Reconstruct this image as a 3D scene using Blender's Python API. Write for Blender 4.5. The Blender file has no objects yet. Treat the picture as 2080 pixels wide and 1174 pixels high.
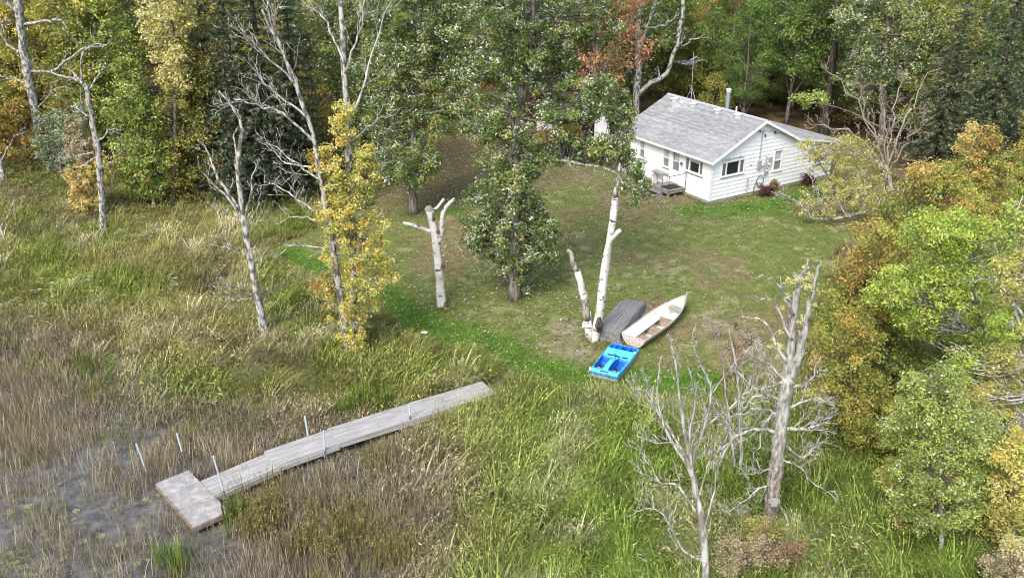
import bpy, bmesh, math, random
import numpy as np
from mathutils import Vector, Matrix

# ------------------------------------------------------------------ camera, world, sun
S = bpy.context.scene
COL = S.collection
CAMH, PITCH, FPX = 17.2, math.radians(24.4), 1791.1
cam = bpy.data.objects.new('camera', bpy.data.cameras.new('camera'))
COL.objects.link(cam)
cam.location = (0, 0, CAMH)
cam.rotation_euler = (math.radians(90) - PITCH, 0, 0)
cam.data.sensor_width = 36; cam.data.lens = FPX / 2080 * 36
cam.data.clip_start = .5; cam.data.clip_end = 5000
S.camera = cam

SUN_EL, SUN_AZ = math.radians(48), math.radians(206)     # azimuth clockwise from +Y
W = bpy.data.worlds.new('World'); S.world = W; W.use_nodes = True
wn = W.node_tree.nodes; wl = W.node_tree.links
sky = wn.new('ShaderNodeTexSky'); sky.sky_type = 'NISHITA'; sky.sun_disc = False
sky.sun_elevation = SUN_EL; sky.sun_rotation = SUN_AZ
sky.air_density = 1.0; sky.dust_density = 3.5; sky.ozone_density = 1.0
wl.new(sky.outputs[0], wn['Background'].inputs[0]); wn['Background'].inputs[1].default_value = 0.15
sd = bpy.data.lights.new('sun', 'SUN'); sd.energy = 1.05; sd.angle = math.radians(24); sd.color = (1, .995, .985)
sun = bpy.data.objects.new('sun', sd); COL.objects.link(sun)
sdir = Vector((math.sin(SUN_AZ) * math.cos(SUN_EL), math.cos(SUN_AZ) * math.cos(SUN_EL), math.sin(SUN_EL)))
sun.rotation_euler = sdir.to_track_quat('Z', 'Y').to_euler(); sun.location = (0, 0, 40)
S.view_settings.view_transform = 'Standard'; S.view_settings.look = 'None'
S.view_settings.exposure = 1.12; S.view_settings.gamma = 1.0; S.view_settings.use_curve_mapping = False
S.cycles.filter_width = 1.0; S.cycles.debug_use_spatial_splits = True; S.cycles.max_bounces = 5; S.cycles.diffuse_bounces = 2; S.cycles.glossy_bounces = 2
S.cycles.transmission_bounces = 4; S.cycles.transparent_max_bounces = 6

# ------------------------------------------------------------------ measuring: photo pixel -> place
CP, SP = math.cos(PITCH), math.sin(PITCH)
def ray(u, v):
    a = (u - 1040) / FPX; b = (v - 587) / FPX
    return np.array([a, CP - b * SP, -SP - b * CP])
def U(u, v, z=0.):
    d = ray(u, v); return np.array([0, 0, CAMH]) + d * ((z - CAMH) / d[2])
def UD(u, v, Y):
    d = ray(u, v); return np.array([0, 0, CAMH]) + d * (Y / d[1])
def depth(P):
    return P[1] * CP - (P[2] - CAMH) * SP
def mpp(P):                      # metres per photo pixel at a place
    return depth(P) / FPX

rng = np.random.default_rng(7)
random.seed(7)

# ------------------------------------------------------------------ noise helpers
def _h(i, j, s):
    n = np.sin(i * 127.1 + j * 311.7 + s * 74.7) * 43758.5453
    return n - np.floor(n)
def vnoise(x, y, s=0):
    i = np.floor(x); j = np.floor(y); fx = x - i; fy = y - j
    fx = fx * fx * (3 - 2 * fx); fy = fy * fy * (3 - 2 * fy)
    a = _h(i, j, s); b = _h(i + 1, j, s); c = _h(i, j + 1, s); d = _h(i + 1, j + 1, s)
    return (a * (1 - fx) + b * fx) * (1 - fy) + (c * (1 - fx) + d * fx) * fy
def fbm(x, y, s=0, o=4):
    t = 0; a = .5; k = 1.
    for q in range(o):
        t = t + a * vnoise(x * k + 17.3 * q, y * k - 9.1 * q, s + q); a *= .5; k *= 2.03
    return t / (1 - .5 ** o)
def ss(a, b, x):
    t = np.clip((x - a) / (b - a), 0, 1); return t * t * (3 - 2 * t)
def mix(a, b, t):
    t = np.asarray(t)[..., None]; return np.asarray(a) * (1 - t) + np.asarray(b) * t
def seg_dist(x, y, pts, closed=False):
    best = np.full(np.shape(x), 1e9); n = len(pts)
    for k in range(n if closed else n - 1):
        ax, ay = pts[k][:2]; bx, by = pts[(k + 1) % n][:2]
        dx, dy = bx - ax, by - ay; L = dx * dx + dy * dy + 1e-12
        t = np.clip(((x - ax) * dx + (y - ay) * dy) / L, 0, 1)
        best = np.minimum(best, np.hypot(x - ax - t * dx, y - ay - t * dy))
    return best
def inside(x, y, pts):
    r = np.zeros(np.shape(x), bool); n = len(pts)
    for k in range(n):
        ax, ay = pts[k][:2]; bx, by = pts[(k + 1) % n][:2]
        c = ((ay > y) != (by > y)) & (x < (bx - ax) * (y - ay) / (by - ay + 1e-12) + ax)
        r ^= c
    return r
def sdist(x, y, pts):            # negative inside
    d = seg_dist(x, y, pts, True); return np.where(inside(x, y, pts), -d, d)

# ------------------------------------------------------------------ zones of the land
SHORE = [U(u, v, 0) for u, v in [(-60, 650), (60, 690), (150, 745), (230, 800), (330, 850), (420, 858), (520, 850), (620, 880),
                                 (720, 905), (800, 935), (850, 985), (860, 1060), (840, 1174), (835, 1300)]]
WATER = [(-300, 36)] + [tuple(p[:2]) for p in SHORE] + [(SHORE[-1][0], -300), (-300, -300)]
LAWN = [tuple(U(u, v, .45)[:2]) for u, v in [(560, 505), (600, 545), (680, 580), (770, 620), (820, 670), (890, 690), (980, 702), (1040, 745), (1130, 770),
        (1200, 775), (1330, 795), (1440, 800), (1540, 760), (1610, 690), (1660, 600), (1690, 520), (1740, 470), (1790, 420), (1800, 370),
        (1760, 330), (1760, 290), (1500, 262), (1240, 280), (1130, 290), (1000, 262), (890, 262), (830, 300), (790, 380), (760, 425), (640, 470)]]
GREEN = [[U(u, v, .4)[:2] for u, v in L] for L in
         ([(575, 515), (620, 545)], [(770, 600), (840, 655), (930, 680), (1010, 705), (1080, 740), (1190, 760)],
          [(1300, 765), (1380, 775), (1440, 770)], [(1420, 432), (1500, 432), (1570, 425)], [(1590, 410), (1650, 395)], [(890, 440), (930, 430)])]
GREENW = [1.4, 1.7, 1.6, 1.7, 1.4, 1.0]
def terrain(x, y):
    x = np.asarray(x, float); y = np.asarray(y, float)
    w = sdist(x, y, WATER)
    z = .12 + .42 * ss(24, 48, y) + .05 * (fbm(x * .25, y * .25, 3) - .5) + .0035 * np.clip(y - 55, 0, 200)
    z = z * ss(-.3, 3.5, w) - .55 * ss(.4, -2.5, w)
    lw = sdist(x, y, LAWN)
    z += .10 * (fbm(x * .9, y * .9, 5) - .5) * ss(.3, 1.5, lw)
    return z
def tz(x, y): return float(terrain(np.array([x]), np.array([y]))[0])
def G(u, v):                      # pixel on the ground
    z = .4
    for k in range(6):
        P = U(u, v, z); z = .5 * z + .5 * max(tz(P[0], P[1]), -.05)
    P = U(u, v, z); P[2] = tz(P[0], P[1]); return P

def meadow_col(x, y):
    a = fbm(x * .22, y * .22, 11); b = fbm(x * .6 + 9, y * .6, 12); c = vnoise(x * 1.7, y * 1.7, 13)
    green = np.array([.180, .226, .050]); olive = np.array([.262, .256, .092]); straw = np.array([.50, .45, .28]); brown = np.array([.20, .165, .10]); lush = np.array([.172, .255, .050])
    col = mix(olive, green, ss(.40, .62, a))
    col = mix(col, straw, .75 * ss(.50, .68, b) * ss(.35, .7, c + .15))
    col = mix(col, brown, .65 * ss(.56, .70, fbm(x * .35 + 40, y * .35, 15)))
    rt = ss(-3.5, 1.5, x) * ss(29, 26, y)                 # the lush side, near right
    col = mix(col, mix(lush, straw * .9, .55 * ss(.5, .7, b)), rt * .75)
    w = sdist(x, y, WATER)
    col = mix(col, np.array([.245, .212, .145]), ss(1.9, .0, w + 1.6 * (a - .5)) * .85)
    return col

# ------------------------------------------------------------------ mesh helpers
def mesh_from(name, V, faces, cols=None, smooth=False):
    """faces: list of (n,k) int arrays"""
    me = bpy.data.meshes.new(name); V = np.asarray(V, np.float32)
    me.vertices.add(len(V)); me.vertices.foreach_set('co', V.ravel())
    lv = []; ls = []; lt = []; o = 0
    for F in faces:
        F = np.asarray(F, np.int32)
        if len(F) == 0: continue
        n, k = F.shape
        lv.append(F.ravel()); ls.append(o + np.arange(n) * k); lt.append(np.full(n, k)); o += n * k
    lv = np.concatenate(lv); ls = np.concatenate(ls); lt = np.concatenate(lt)
    me.loops.add(len(lv)); me.loops.foreach_set('vertex_index', lv.astype(np.int32))
    me.polygons.add(len(ls)); me.polygons.foreach_set('loop_start', ls.astype(np.int32))
    me.polygons.foreach_set('loop_total', lt.astype(np.int32))
    if cols is not None:
        at = me.color_attributes.new('Col', 'FLOAT_COLOR', 'POINT')
        c = np.ones((len(V), 4), np.float32); c[:, :3] = cols; at.data.foreach_set('color', c.ravel())
    me.update(calc_edges=True); me.validate()
    me.polygons.foreach_set('use_smooth', np.full(len(ls), smooth))
    return me
def tag(o, label=None, cat=None, group=None, kind=None):
    if label: o['label'] = label
    if cat: o['category'] = cat
    if group: o['group'] = group
    if kind: o['kind'] = kind
    return o
def obj(name, me, mat=None, parent=None, loc=None, rot=None):
    o = bpy.data.objects.new(name, me); COL.objects.link(o)
    if mat is not None and me is not None and len(me.materials) == 0:
        for m in (mat if isinstance(mat, (list, tuple)) else [mat]): me.materials.append(m)
    if parent is not None: o.parent = parent
    if loc is not None: o.location = loc
    if rot is not None: o.rotation_euler = rot
    return o
def thing(name, label, cat, loc, rz=0, group=None):
    o = bpy.data.objects.new(name, None); COL.objects.link(o)
    o.empty_display_size = .3; o.location = loc; o.rotation_euler = (0, 0, rz)
    return tag(o, label, cat, group)

class MB:
    """collects boxes, prisms and tubes into one mesh"""
    def __init__(s): s.V = []; s.F = []; s.n = 0; s.M = []; s.mi = 0
    def add(s, V, F):
        s.V += [tuple(v) for v in V]; s.F += [tuple(i + s.n for i in f) for f in F]; s.n += len(V); s.M += [s.mi] * len(F)
        return s
    def box(s, x0, x1, y0, y1, z0, z1, bev=0):
        V = [(x, y, z) for z in (z0, z1) for y in (y0, y1) for x in (x0, x1)]
        return s.add(V, [(0, 2, 3, 1), (4, 5, 7, 6), (0, 1, 5, 4), (1, 3, 7, 5), (3, 2, 6, 7), (2, 0, 4, 6)])
    def hexa(s, b, t):            # bottom 4 points, top 4 points (ccw from above)
        return s.add(list(b) + list(t), [(3, 2, 1, 0), (4, 5, 6, 7), (0, 1, 5, 4), (1, 2, 6, 5), (2, 3, 7, 6), (3, 0, 4, 7)])
    def prism(s, poly, d):        # poly list of 3d points, d extrude vector
        n = len(poly); d = np.asarray(d, float); A = [np.asarray(p, float) for p in poly]
        V = A + [p + d for p in A]
        F = [tuple(range(n))[::-1], tuple(range(n, 2 * n))] + [(i, (i + 1) % n, n + (i + 1) % n, n + i) for i in range(n)]
        return s.add(V, F)
    def tube(s, pts, r, sides=8, cap=True):
        V, F, T = tube_np(pts, r, sides)
        s.add(V, [tuple(q) for q in F] + [tuple(q) for q in T]); return s
    def build(s, name, mat, parent=None, smooth=False, loc=None, rot=None, bevel=0):
        me = bpy.data.meshes.new(name); me.from_pydata(s.V, [], s.F); me.update()
        if bevel or True:
            bm = bmesh.new(); bm.from_mesh(me); bmesh.ops.recalc_face_normals(bm, faces=bm.faces)
            if bevel:
                bmesh.ops.bevel(bm, geom=[e for e in bm.edges], offset=bevel, segments=1, affect='EDGES', profile=.5)
            bm.to_mesh(me); bm.free()
        if smooth: me.polygons.foreach_set('use_smooth', [True] * len(me.polygons))
        o = obj(name, me, mat, parent, loc, rot)
        if any(s.M) and not bevel: me.polygons.foreach_set('material_index', s.M)
        return o

def tube_np(pts, r, sides=6, jit=0.):
    P = np.asarray(pts, float); n = len(P)
    r = np.asarray(r, float) if np.ndim(r) else np.full(n, float(r))
    T = np.gradient(P, axis=0); T /= np.linalg.norm(T, axis=1)[:, None] + 1e-9
    ref = np.array([0, 0, 1.]) if abs(T[0][2]) < .85 else np.array([1., 0, 0])
    V = np.empty((n, sides, 3)); a = np.arange(sides) / sides * 2 * math.pi
    for i in range(n):
        x = np.cross(T[i], ref); x /= np.linalg.norm(x) + 1e-9; y = np.cross(T[i], x); ref = np.cross(x, T[i])
        V[i] = P[i] + r[i] * (np.cos(a)[:, None] * x + np.sin(a)[:, None] * y)
    if jit:
        gj = np.random.default_rng(n * 31 + sides); V = P[:, None] + (V - P[:, None]) * (1 + jit * (gj.normal(0, .6, (1, sides, 1)) + gj.normal(0, .7, (n, sides, 1))))
    i = np.arange(n - 1)[:, None] * sides; k = np.arange(sides)[None]; k2 = (k + 1) % sides
    F = np.stack([i + k, i + sides + k, i + sides + k2, i + k2], -1).reshape(-1, 4)
    Vf = np.concatenate([V.reshape(-1, 3), P[[0]], P[[-1]] + T[[-1]] * r[-1] * .3]); c0 = n * sides; c1 = c0 + 1
    k = np.arange(sides); k2 = (k + 1) % sides; e = (n - 1) * sides
    Tr = np.concatenate([np.stack([k, k2, np.full(sides, c0)], -1), np.stack([e + k2, e + k, np.full(sides, c1)], -1)])
    return Vf, F, Tr
def tubes_mesh(name, tubes, smooth=True):
    Vs = []; Fs = []; Ts = []; o = 0
    for pts, r, sd_ in tubes:
        V, F, T = tube_np(pts, r, sd_, .13 if sd_ >= 9 else 0.)
        Vs.append(V); Fs.append(F + o); Ts.append(T + o); o += len(V)
    return mesh_from(name, np.concatenate(Vs), [np.concatenate(Fs), np.concatenate(Ts)], smooth=smooth)

# ------------------------------------------------------------------ materials
MATS = {}
def M(name, col=(.5, .5, .5), rough=.7, metal=0, noise=0, nscale=6, col2=None, bump=0, stretch=(1, 1, 1), spec=.3, detail=6, lo=.35, hi=.65):
    if name in MATS: return MATS[name]
    m = bpy.data.materials.new(name); m.use_nodes = True; n = m.node_tree.nodes; l = m.node_tree.links
    b = n['Principled BSDF']; b.inputs['Base Color'].default_value = (*col, 1); b.inputs['Roughness'].default_value = rough
    b.inputs['Metallic'].default_value = metal; b.inputs['Specular IOR Level'].default_value = spec
    if col2 is not None or bump:
        tc = n.new('ShaderNodeTexCoord'); mp = n.new('ShaderNodeMapping'); mp.inputs['Scale'].default_value = stretch
        nz = n.new('ShaderNodeTexNoise'); nz.inputs['Scale'].default_value = nscale; nz.inputs['Detail'].default_value = detail
        l.new(tc.outputs['Object'], mp.inputs[0]); l.new(mp.outputs[0], nz.inputs['Vector'])
        if col2 is not None:
            r = n.new('ShaderNodeValToRGB'); r.color_ramp.elements[0].position = lo; r.color_ramp.elements[1].position = hi
            r.color_ramp.elements[0].color = (*col, 1); r.color_ramp.elements[1].color = (*col2, 1)
            l.new(nz.outputs[0], r.inputs[0]); l.new(r.outputs[0], b.inputs['Base Color'])
        if bump:
            bp = n.new('ShaderNodeBump'); bp.inputs['Strength'].default_value = bump; bp.inputs['Distance'].default_value = .03
            l.new(nz.outputs[0], bp.inputs['Height']); l.new(bp.outputs[0], b.inputs['Normal'])
    MATS[name] = m; return m
def leaf_mat():
    m = bpy.data.materials.new('leaf'); m.use_nodes = True; n = m.node_tree.nodes; l = m.node_tree.links
    n.remove(n['Principled BSDF'])
    at = n.new('ShaderNodeAttribute'); at.attribute_name = 'Col'
    oi = n.new('ShaderNodeObjectInfo')
    mu = n.new('ShaderNodeMix'); mu.data_type = 'RGBA'; mu.blend_type = 'MULTIPLY'; mu.inputs[0].default_value = 1
    l.new(at.outputs['Color'], mu.inputs[6]); l.new(oi.outputs['Color'], mu.inputs[7])
    d = n.new('ShaderNodeBsdfDiffuse'); t = n.new('ShaderNodeBsdfTranslucent'); g = n.new('ShaderNodeBsdfGlossy'); g.inputs['Roughness'].default_value = .45
    a = n.new('ShaderNodeMixShader'); a.inputs[0].default_value = .28; c = n.new('ShaderNodeMixShader'); c.inputs[0].default_value = .05
    l.new(mu.outputs[2], d.inputs[0]); l.new(mu.outputs[2], t.inputs[0]); l.new(d.outputs[0], a.inputs[1]); l.new(t.outputs[0], a.inputs[2])
    l.new(a.outputs[0], c.inputs[1]); l.new(g.outputs[0], c.inputs[2]); l.new(c.outputs[0], n['Material Output'].inputs[0])
    return m
def grass_mat():
    m = bpy.data.materials.new('grass_blade'); m.use_nodes = True; n = m.node_tree.nodes; l = m.node_tree.links
    n.remove(n['Principled BSDF'])
    at = n.new('ShaderNodeAttribute'); at.attribute_name = 'Col'
    ti = n.new('ShaderNodeAttribute'); ti.attribute_name = 'tint'; ti.attribute_type = 'INSTANCER'
    mu = n.new('ShaderNodeMix'); mu.data_type = 'RGBA'; mu.blend_type = 'MULTIPLY'; mu.inputs[0].default_value = 1
    l.new(at.outputs['Color'], mu.inputs[6]); l.new(ti.outputs['Color'], mu.inputs[7])
    d = n.new('ShaderNodeBsdfDiffuse'); t = n.new('ShaderNodeBsdfTranslucent'); a = n.new('ShaderNodeMixShader'); a.inputs[0].default_value = .25
    l.new(mu.outputs[2], d.inputs[0]); l.new(mu.outputs[2], t.inputs[0]); l.new(d.outputs[0], a.inputs[1]); l.new(t.outputs[0], a.inputs[2])
    l.new(a.outputs[0], n['Material Output'].inputs[0]); return m
LEAF = leaf_mat(); GRASS = grass_mat()
def bark(name, c1, c2, c3=None, sc=4, stretch=(2.2, 2.2, .55), lo=.43, hi=.57, bump=1.0):
    return M(name, c1, .9, col2=c2, nscale=sc, stretch=stretch, bump=bump, lo=lo, hi=hi, spec=.1)
BARK_OAK = bark('bark_oak', (.10, .085, .07), (.24, .215, .185))
BARK_DARK = bark('bark_dark', (.045, .036, .03), (.10, .085, .07))
BARK_GREY = bark('bark_dead_grey', (.22, .205, .18), (.50, .485, .45), sc=4)
BARK_LICHEN = bark('bark_lichen', (.12, .105, .09), (.44, .44, .40), sc=4, stretch=(2, 2, 1), lo=.42, hi=.56)
BARK_RUST = bark('bark_rust', (.17, .115, .08), (.30, .24, .19), sc=6, stretch=(3, 3, 1.2))
BARK_ASPEN = bark('bark_aspen', (.30, .30, .25), (.58, .58, .52), sc=5, stretch=(1, 1, 2))
TWIG = M('twig_brown', (.22, .18, .14), .9)
def birch_mat():
    m = bpy.data.materials.new('bark_birch'); m.use_nodes = True; n = m.node_tree.nodes; l = m.node_tree.links
    b = n['Principled BSDF']; b.inputs['Roughness'].default_value = .75; b.inputs['Specular IOR Level'].default_value = .2
    tc = n.new('ShaderNodeTexCoord')
    def nz(sc, st, det=3):
        mp = n.new('ShaderNodeMapping'); mp.inputs['Scale'].default_value = st; q = n.new('ShaderNodeTexNoise'); q.inputs['Scale'].default_value = sc; q.inputs['Detail'].default_value = det
        l.new(tc.outputs['Object'], mp.inputs[0]); l.new(mp.outputs[0], q.inputs['Vector']); return q
    a = nz(3.4, (1, 1, 2.6), 5); ra = n.new('ShaderNodeValToRGB'); e = ra.color_ramp.elements
    e[0].position = .575; e[0].color = (.74, .72, .68, 1); e[1].position = .66; e[1].color = (.09, .075, .06, 1)
    c = nz(1.3, (1, 1, .8), 4); rc = n.new('ShaderNodeValToRGB'); e = rc.color_ramp.elements
    e[0].position = .35; e[0].color = (.62, .60, .55, 1); e[1].position = .6; e[1].color = (1, 1, 1, 1)
    mu = n.new('ShaderNodeMix'); mu.data_type = 'RGBA'; mu.blend_type = 'MULTIPLY'; mu.inputs[0].default_value = 1
    l.new(a.outputs[0], ra.inputs[0]); l.new(c.outputs[0], rc.inputs[0]); l.new(ra.outputs[0], mu.inputs[6]); l.new(rc.outputs[0], mu.inputs[7])
    l.new(mu.outputs[2], b.inputs['Base Color'])
    bp = n.new('ShaderNodeBump'); bp.inputs['Strength'].default_value = .4; bp.inputs['Distance'].default_value = .02
    l.new(a.outputs[0], bp.inputs['Height']); l.new(bp.outputs[0], b.inputs['Normal']); return m
BIRCH = birch_mat()
WOODGREY = M('weathered_wood', (.24, .225, .20), .85, col2=(.40, .385, .36), nscale=3, stretch=(1, 8, 8), bump=.2)
METAL = M('galvanised', (.42, .44, .46), .4, .7)

# ------------------------------------------------------------------ ground sheet
def axis(a, b, step, far):
    core = np.arange(a, b + 1e-6, step); L = [a]; R = [b]; s = step
    while L[-1] > -far: s *= 1.35; L.append(L[-1] - s)
    s = step
    while R[-1] < far: s *= 1.35; R.append(R[-1] + s)
    return np.concatenate([np.array(L[:0:-1]), core, np.array(R[1:])])
gx = axis(-34, 34, .19, 1500); gy = axis(14, 56, .18, 1500)
gy = np.concatenate([gy[gy <= 56], np.arange(56.4, 95, .45), gy[gy > 95]])
X, Y = np.meshgrid(gx, gy); x = X.ravel(); y = Y.ravel()
z = terrain(x, y)
lw = sdist(x, y, LAWN) + .9 * (fbm(x * .7, y * .7, 21) - .5)
a = fbm(x * .30, y * .30, 22); b = fbm(x * 1.1, y * 1.1, 23); c = fbm(x * 3.3, y * 3.3, 24)
lawn = mix(np.array([.190, .168, .080]), np.array([.140, .178, .050]), ss(.34, .56, a * .6 + b * .4))
lawn = mix(lawn, np.array([.31, .27, .165]), .6 * ss(.55, .72, b) * ss(.45, .6, c))
lawn = mix(lawn, np.array([.27, .24, .17]), .7 * ss(1.6, .3, seg_dist(x, y, [U(1440, 650, .4)[:2], U(1520, 690, .4)[:2]])) * ss(.35, .6, c))   # worn patch by the boats
lawn = mix(lawn, np.array([.27, .23, .17]), .8 * ss(1.3, .2, seg_dist(x, y, [U(1150, 660, .4)[:2], U(1175, 720, .4)[:2]])) * ss(.3, .5, c))
lawn = mix(lawn, np.array([.25, .17, .12]), .8 * ss(1.2, .2, seg_dist(x, y, [U(1255, 665, .4)[:2], U(1330, 620, .4)[:2]])))
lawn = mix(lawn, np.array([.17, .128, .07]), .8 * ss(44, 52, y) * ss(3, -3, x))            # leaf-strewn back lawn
gm = np.zeros(len(x))
for L, wd in zip(GREEN, GREENW):
    gm = np.maximum(gm, ss(wd, wd * .35, seg_dist(x, y, L) + .9 * (b - .5)))
lawn = mix(lawn, np.array([.085, .172, .024]), gm * .92 * ss(.2, .45, b + .35 * c))
mead = meadow_col(x, y) * .62
wood = mix(np.array([.075, .055, .032]), np.array([.15, .105, .06]), ss(.4, .62, b))
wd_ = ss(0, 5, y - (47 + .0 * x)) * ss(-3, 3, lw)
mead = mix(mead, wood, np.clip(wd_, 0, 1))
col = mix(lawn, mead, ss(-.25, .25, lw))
mud = ss(.6, -.4, sdist(x, y, WATER)); col = mix(col, np.array([.06, .05, .038]), mud)
col *= (.66 + .68 * c)[:, None]
nx, ny = len(gx), len(gy); i = np.arange(ny - 1)[:, None] * nx; j = np.arange(nx - 1)[None]
F = np.stack([i + j, i + j + 1, i + nx + j + 1, i + nx + j], -1).reshape(-1, 4)
gme = mesh_from('ground', np.stack([x, y, z], -1), [F], col, smooth=True)
gmat = bpy.data.materials.new('ground'); gmat.use_nodes = True; n = gmat.node_tree.nodes; l = gmat.node_tree.links
b_ = n['Principled BSDF']; b_.inputs['Roughness'].default_value = .95; b_.inputs['Specular IOR Level'].default_value = .05
at = n.new('ShaderNodeAttribute'); at.attribute_name = 'Col'; tc = n.new('ShaderNodeTexCoord')
nz = n.new('ShaderNodeTexNoise'); nz.inputs['Scale'].default_value = 9; nz.inputs['Detail'].default_value = 8; nz.inputs['Roughness'].default_value = .7
l.new(tc.outputs['Object'], nz.inputs['Vector'])
rp = n.new('ShaderNodeValToRGB'); rp.color_ramp.elements[0].position = .35; rp.color_ramp.elements[0].color = (.62, .62, .6, 1)
rp.color_ramp.elements[1].position = .66; rp.color_ramp.elements[1].color = (1.35, 1.3, 1.25, 1)
mu = n.new('ShaderNodeMix'); mu.data_type = 'RGBA'; mu.blend_type = 'MULTIPLY'; mu.inputs[0].default_value = 1
l.new(nz.outputs[0], rp.inputs[0]); l.new(at.outputs['Color'], mu.inputs[6]); l.new(rp.outputs[0], mu.inputs[7]); l.new(mu.outputs[2], b_.inputs['Base Color'])
bp = n.new('ShaderNodeBump'); bp.inputs['Strength'].default_value = .6; bp.inputs['Distance'].default_value = .05
l.new(nz.outputs[0], bp.inputs['Height']); l.new(bp.outputs[0], b_.inputs['Normal'])
tag(obj('ground', gme, gmat), kind='structure')

wm = bpy.data.materials.new('marsh_water'); wm.use_nodes = True; n = wm.node_tree.nodes; l = wm.node_tree.links
b_ = n['Principled BSDF']; b_.inputs['Base Color'].default_value = (.105, .10, .095, 1); b_.inputs['Roughness'].default_value = .07; b_.inputs['Specular IOR Level'].default_value = .5
b_.inputs['IOR'].default_value = 1.33
tc = n.new('ShaderNodeTexCoord'); nz = n.new('ShaderNodeTexNoise'); nz.inputs['Scale'].default_value = 2.6; nz.inputs['Detail'].default_value = 9; nz.inputs['Roughness'].default_value = .7
l.new(tc.outputs['Object'], nz.inputs['Vector']); bp = n.new('ShaderNodeBump'); bp.inputs['Strength'].default_value = .08; bp.inputs['Distance'].default_value = .1
l.new(nz.outputs[0], bp.inputs['Height']); l.new(bp.outputs[0], b_.inputs['Normal'])
r = n.new('ShaderNodeValToRGB'); r.color_ramp.elements[0].color = (.045, .042, .035, 1); r.color_ramp.elements[1].color = (.185, .180, .162, 1)
r.color_ramp.elements[0].position = .35; r.color_ramp.elements[1].position = .65
l.new(nz.outputs[0], r.inputs[0]); l.new(r.outputs[0], b_.inputs['Base Color'])
wb = MB(); wb.add([(-290, -290, 0), (1.0, -290, 0), (1.0, 29, 0), (-290, 42, 0)], [(0, 1, 2, 3)])
tag(wb.build('water', wm), kind='structure')

# ------------------------------------------------------------------ grass and reeds (uncountable): instanced blades
def tuft(seed, n, h0, h1, w, spread, lean, droop, head=0, colr=((1, 1, 1), (1, 1, 1)), stiff=1.0, dirx=0., rag=0):
    g = np.random.default_rng(seed); V = []; Q = []; T = []; C = []; o = 0
    for k in range(n):
        h = g.uniform(h0, h1); an = g.uniform(0, 2 * math.pi); rr = spread * math.sqrt(g.random())
        bx, by = rr * math.cos(an), rr * math.sin(an)
        an2 = (an if not rag else g.uniform(0, 6.28)) + g.normal(0, .6); dx = math.cos(an2) * lean * g.uniform(.2, 1.2) + dirx * g.uniform(.5, 1.3); dy = math.sin(an2) * lean * g.uniform(.2, 1.2)
        L = math.hypot(dx, dy) + 1e-6
        tt = np.array([0, .35, .7, 1.]); dr = droop * g.uniform(.4, 1.4)
        px = bx + dx * h * (tt * .5 + tt ** 2 * .7); py = by + dy * h * (tt * .5 + tt ** 2 * .7)
        pz = h * (tt * stiff - dr * tt ** 3)
        pz = np.maximum(pz, .02)
        sa = math.atan2(dy, dx) + math.pi / 2 + g.normal(0, .5); sx, sy = math.cos(sa), math.sin(sa)
        ww = w * g.uniform(.6, 1.3) * np.array([.8, 1, .75]) / 2
        cc = np.array(colr[0]) + (np.array(colr[1]) - np.array(colr[0])) * g.random(); cc = cc * g.uniform(.55, 1.45)
        for q in range(3):
            V += [(px[q] - sx * ww[q], py[q] - sy * ww[q], pz[q]), (px[q] + sx * ww[q], py[q] + sy * ww[q], pz[q])]
            C += [cc, cc]
        V.append((px[3], py[3], pz[3])); C.append(cc)
        Q += [(o, o + 1, o + 3, o + 2), (o + 2, o + 3, o + 5, o + 4)]; T.append((o + 4, o + 5, o + 6)); o += 7
        if g.random() < head:      # drooping seed head
            hw = .016; hl = .16
            hx, hy, hz = px[3], py[3], pz[3]; ex = dx / L * .08 + g.normal(0, .02); ey = dy / L * .08; hc = np.array([1.6, 1.5, 1.5]) * g.uniform(.8, 1.2)
            V += [(hx, hy, hz - .02), (hx + sx * hw + ex * .5, hy + sy * hw + ey * .5, hz + .06), (hx + ex * 1.6, hy + ey * 1.6, hz + .04 - hl * .3), (hx - sx * hw + ex * .5, hy - sy * hw + ey * .5, hz + .06)]
            C += [hc] * 4; Q.append((o, o + 1, o + 2, o + 3)); o += 4
    return mesh_from('tuft', np.array(V), [np.array(Q), np.array(T)], np.array(C))
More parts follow.
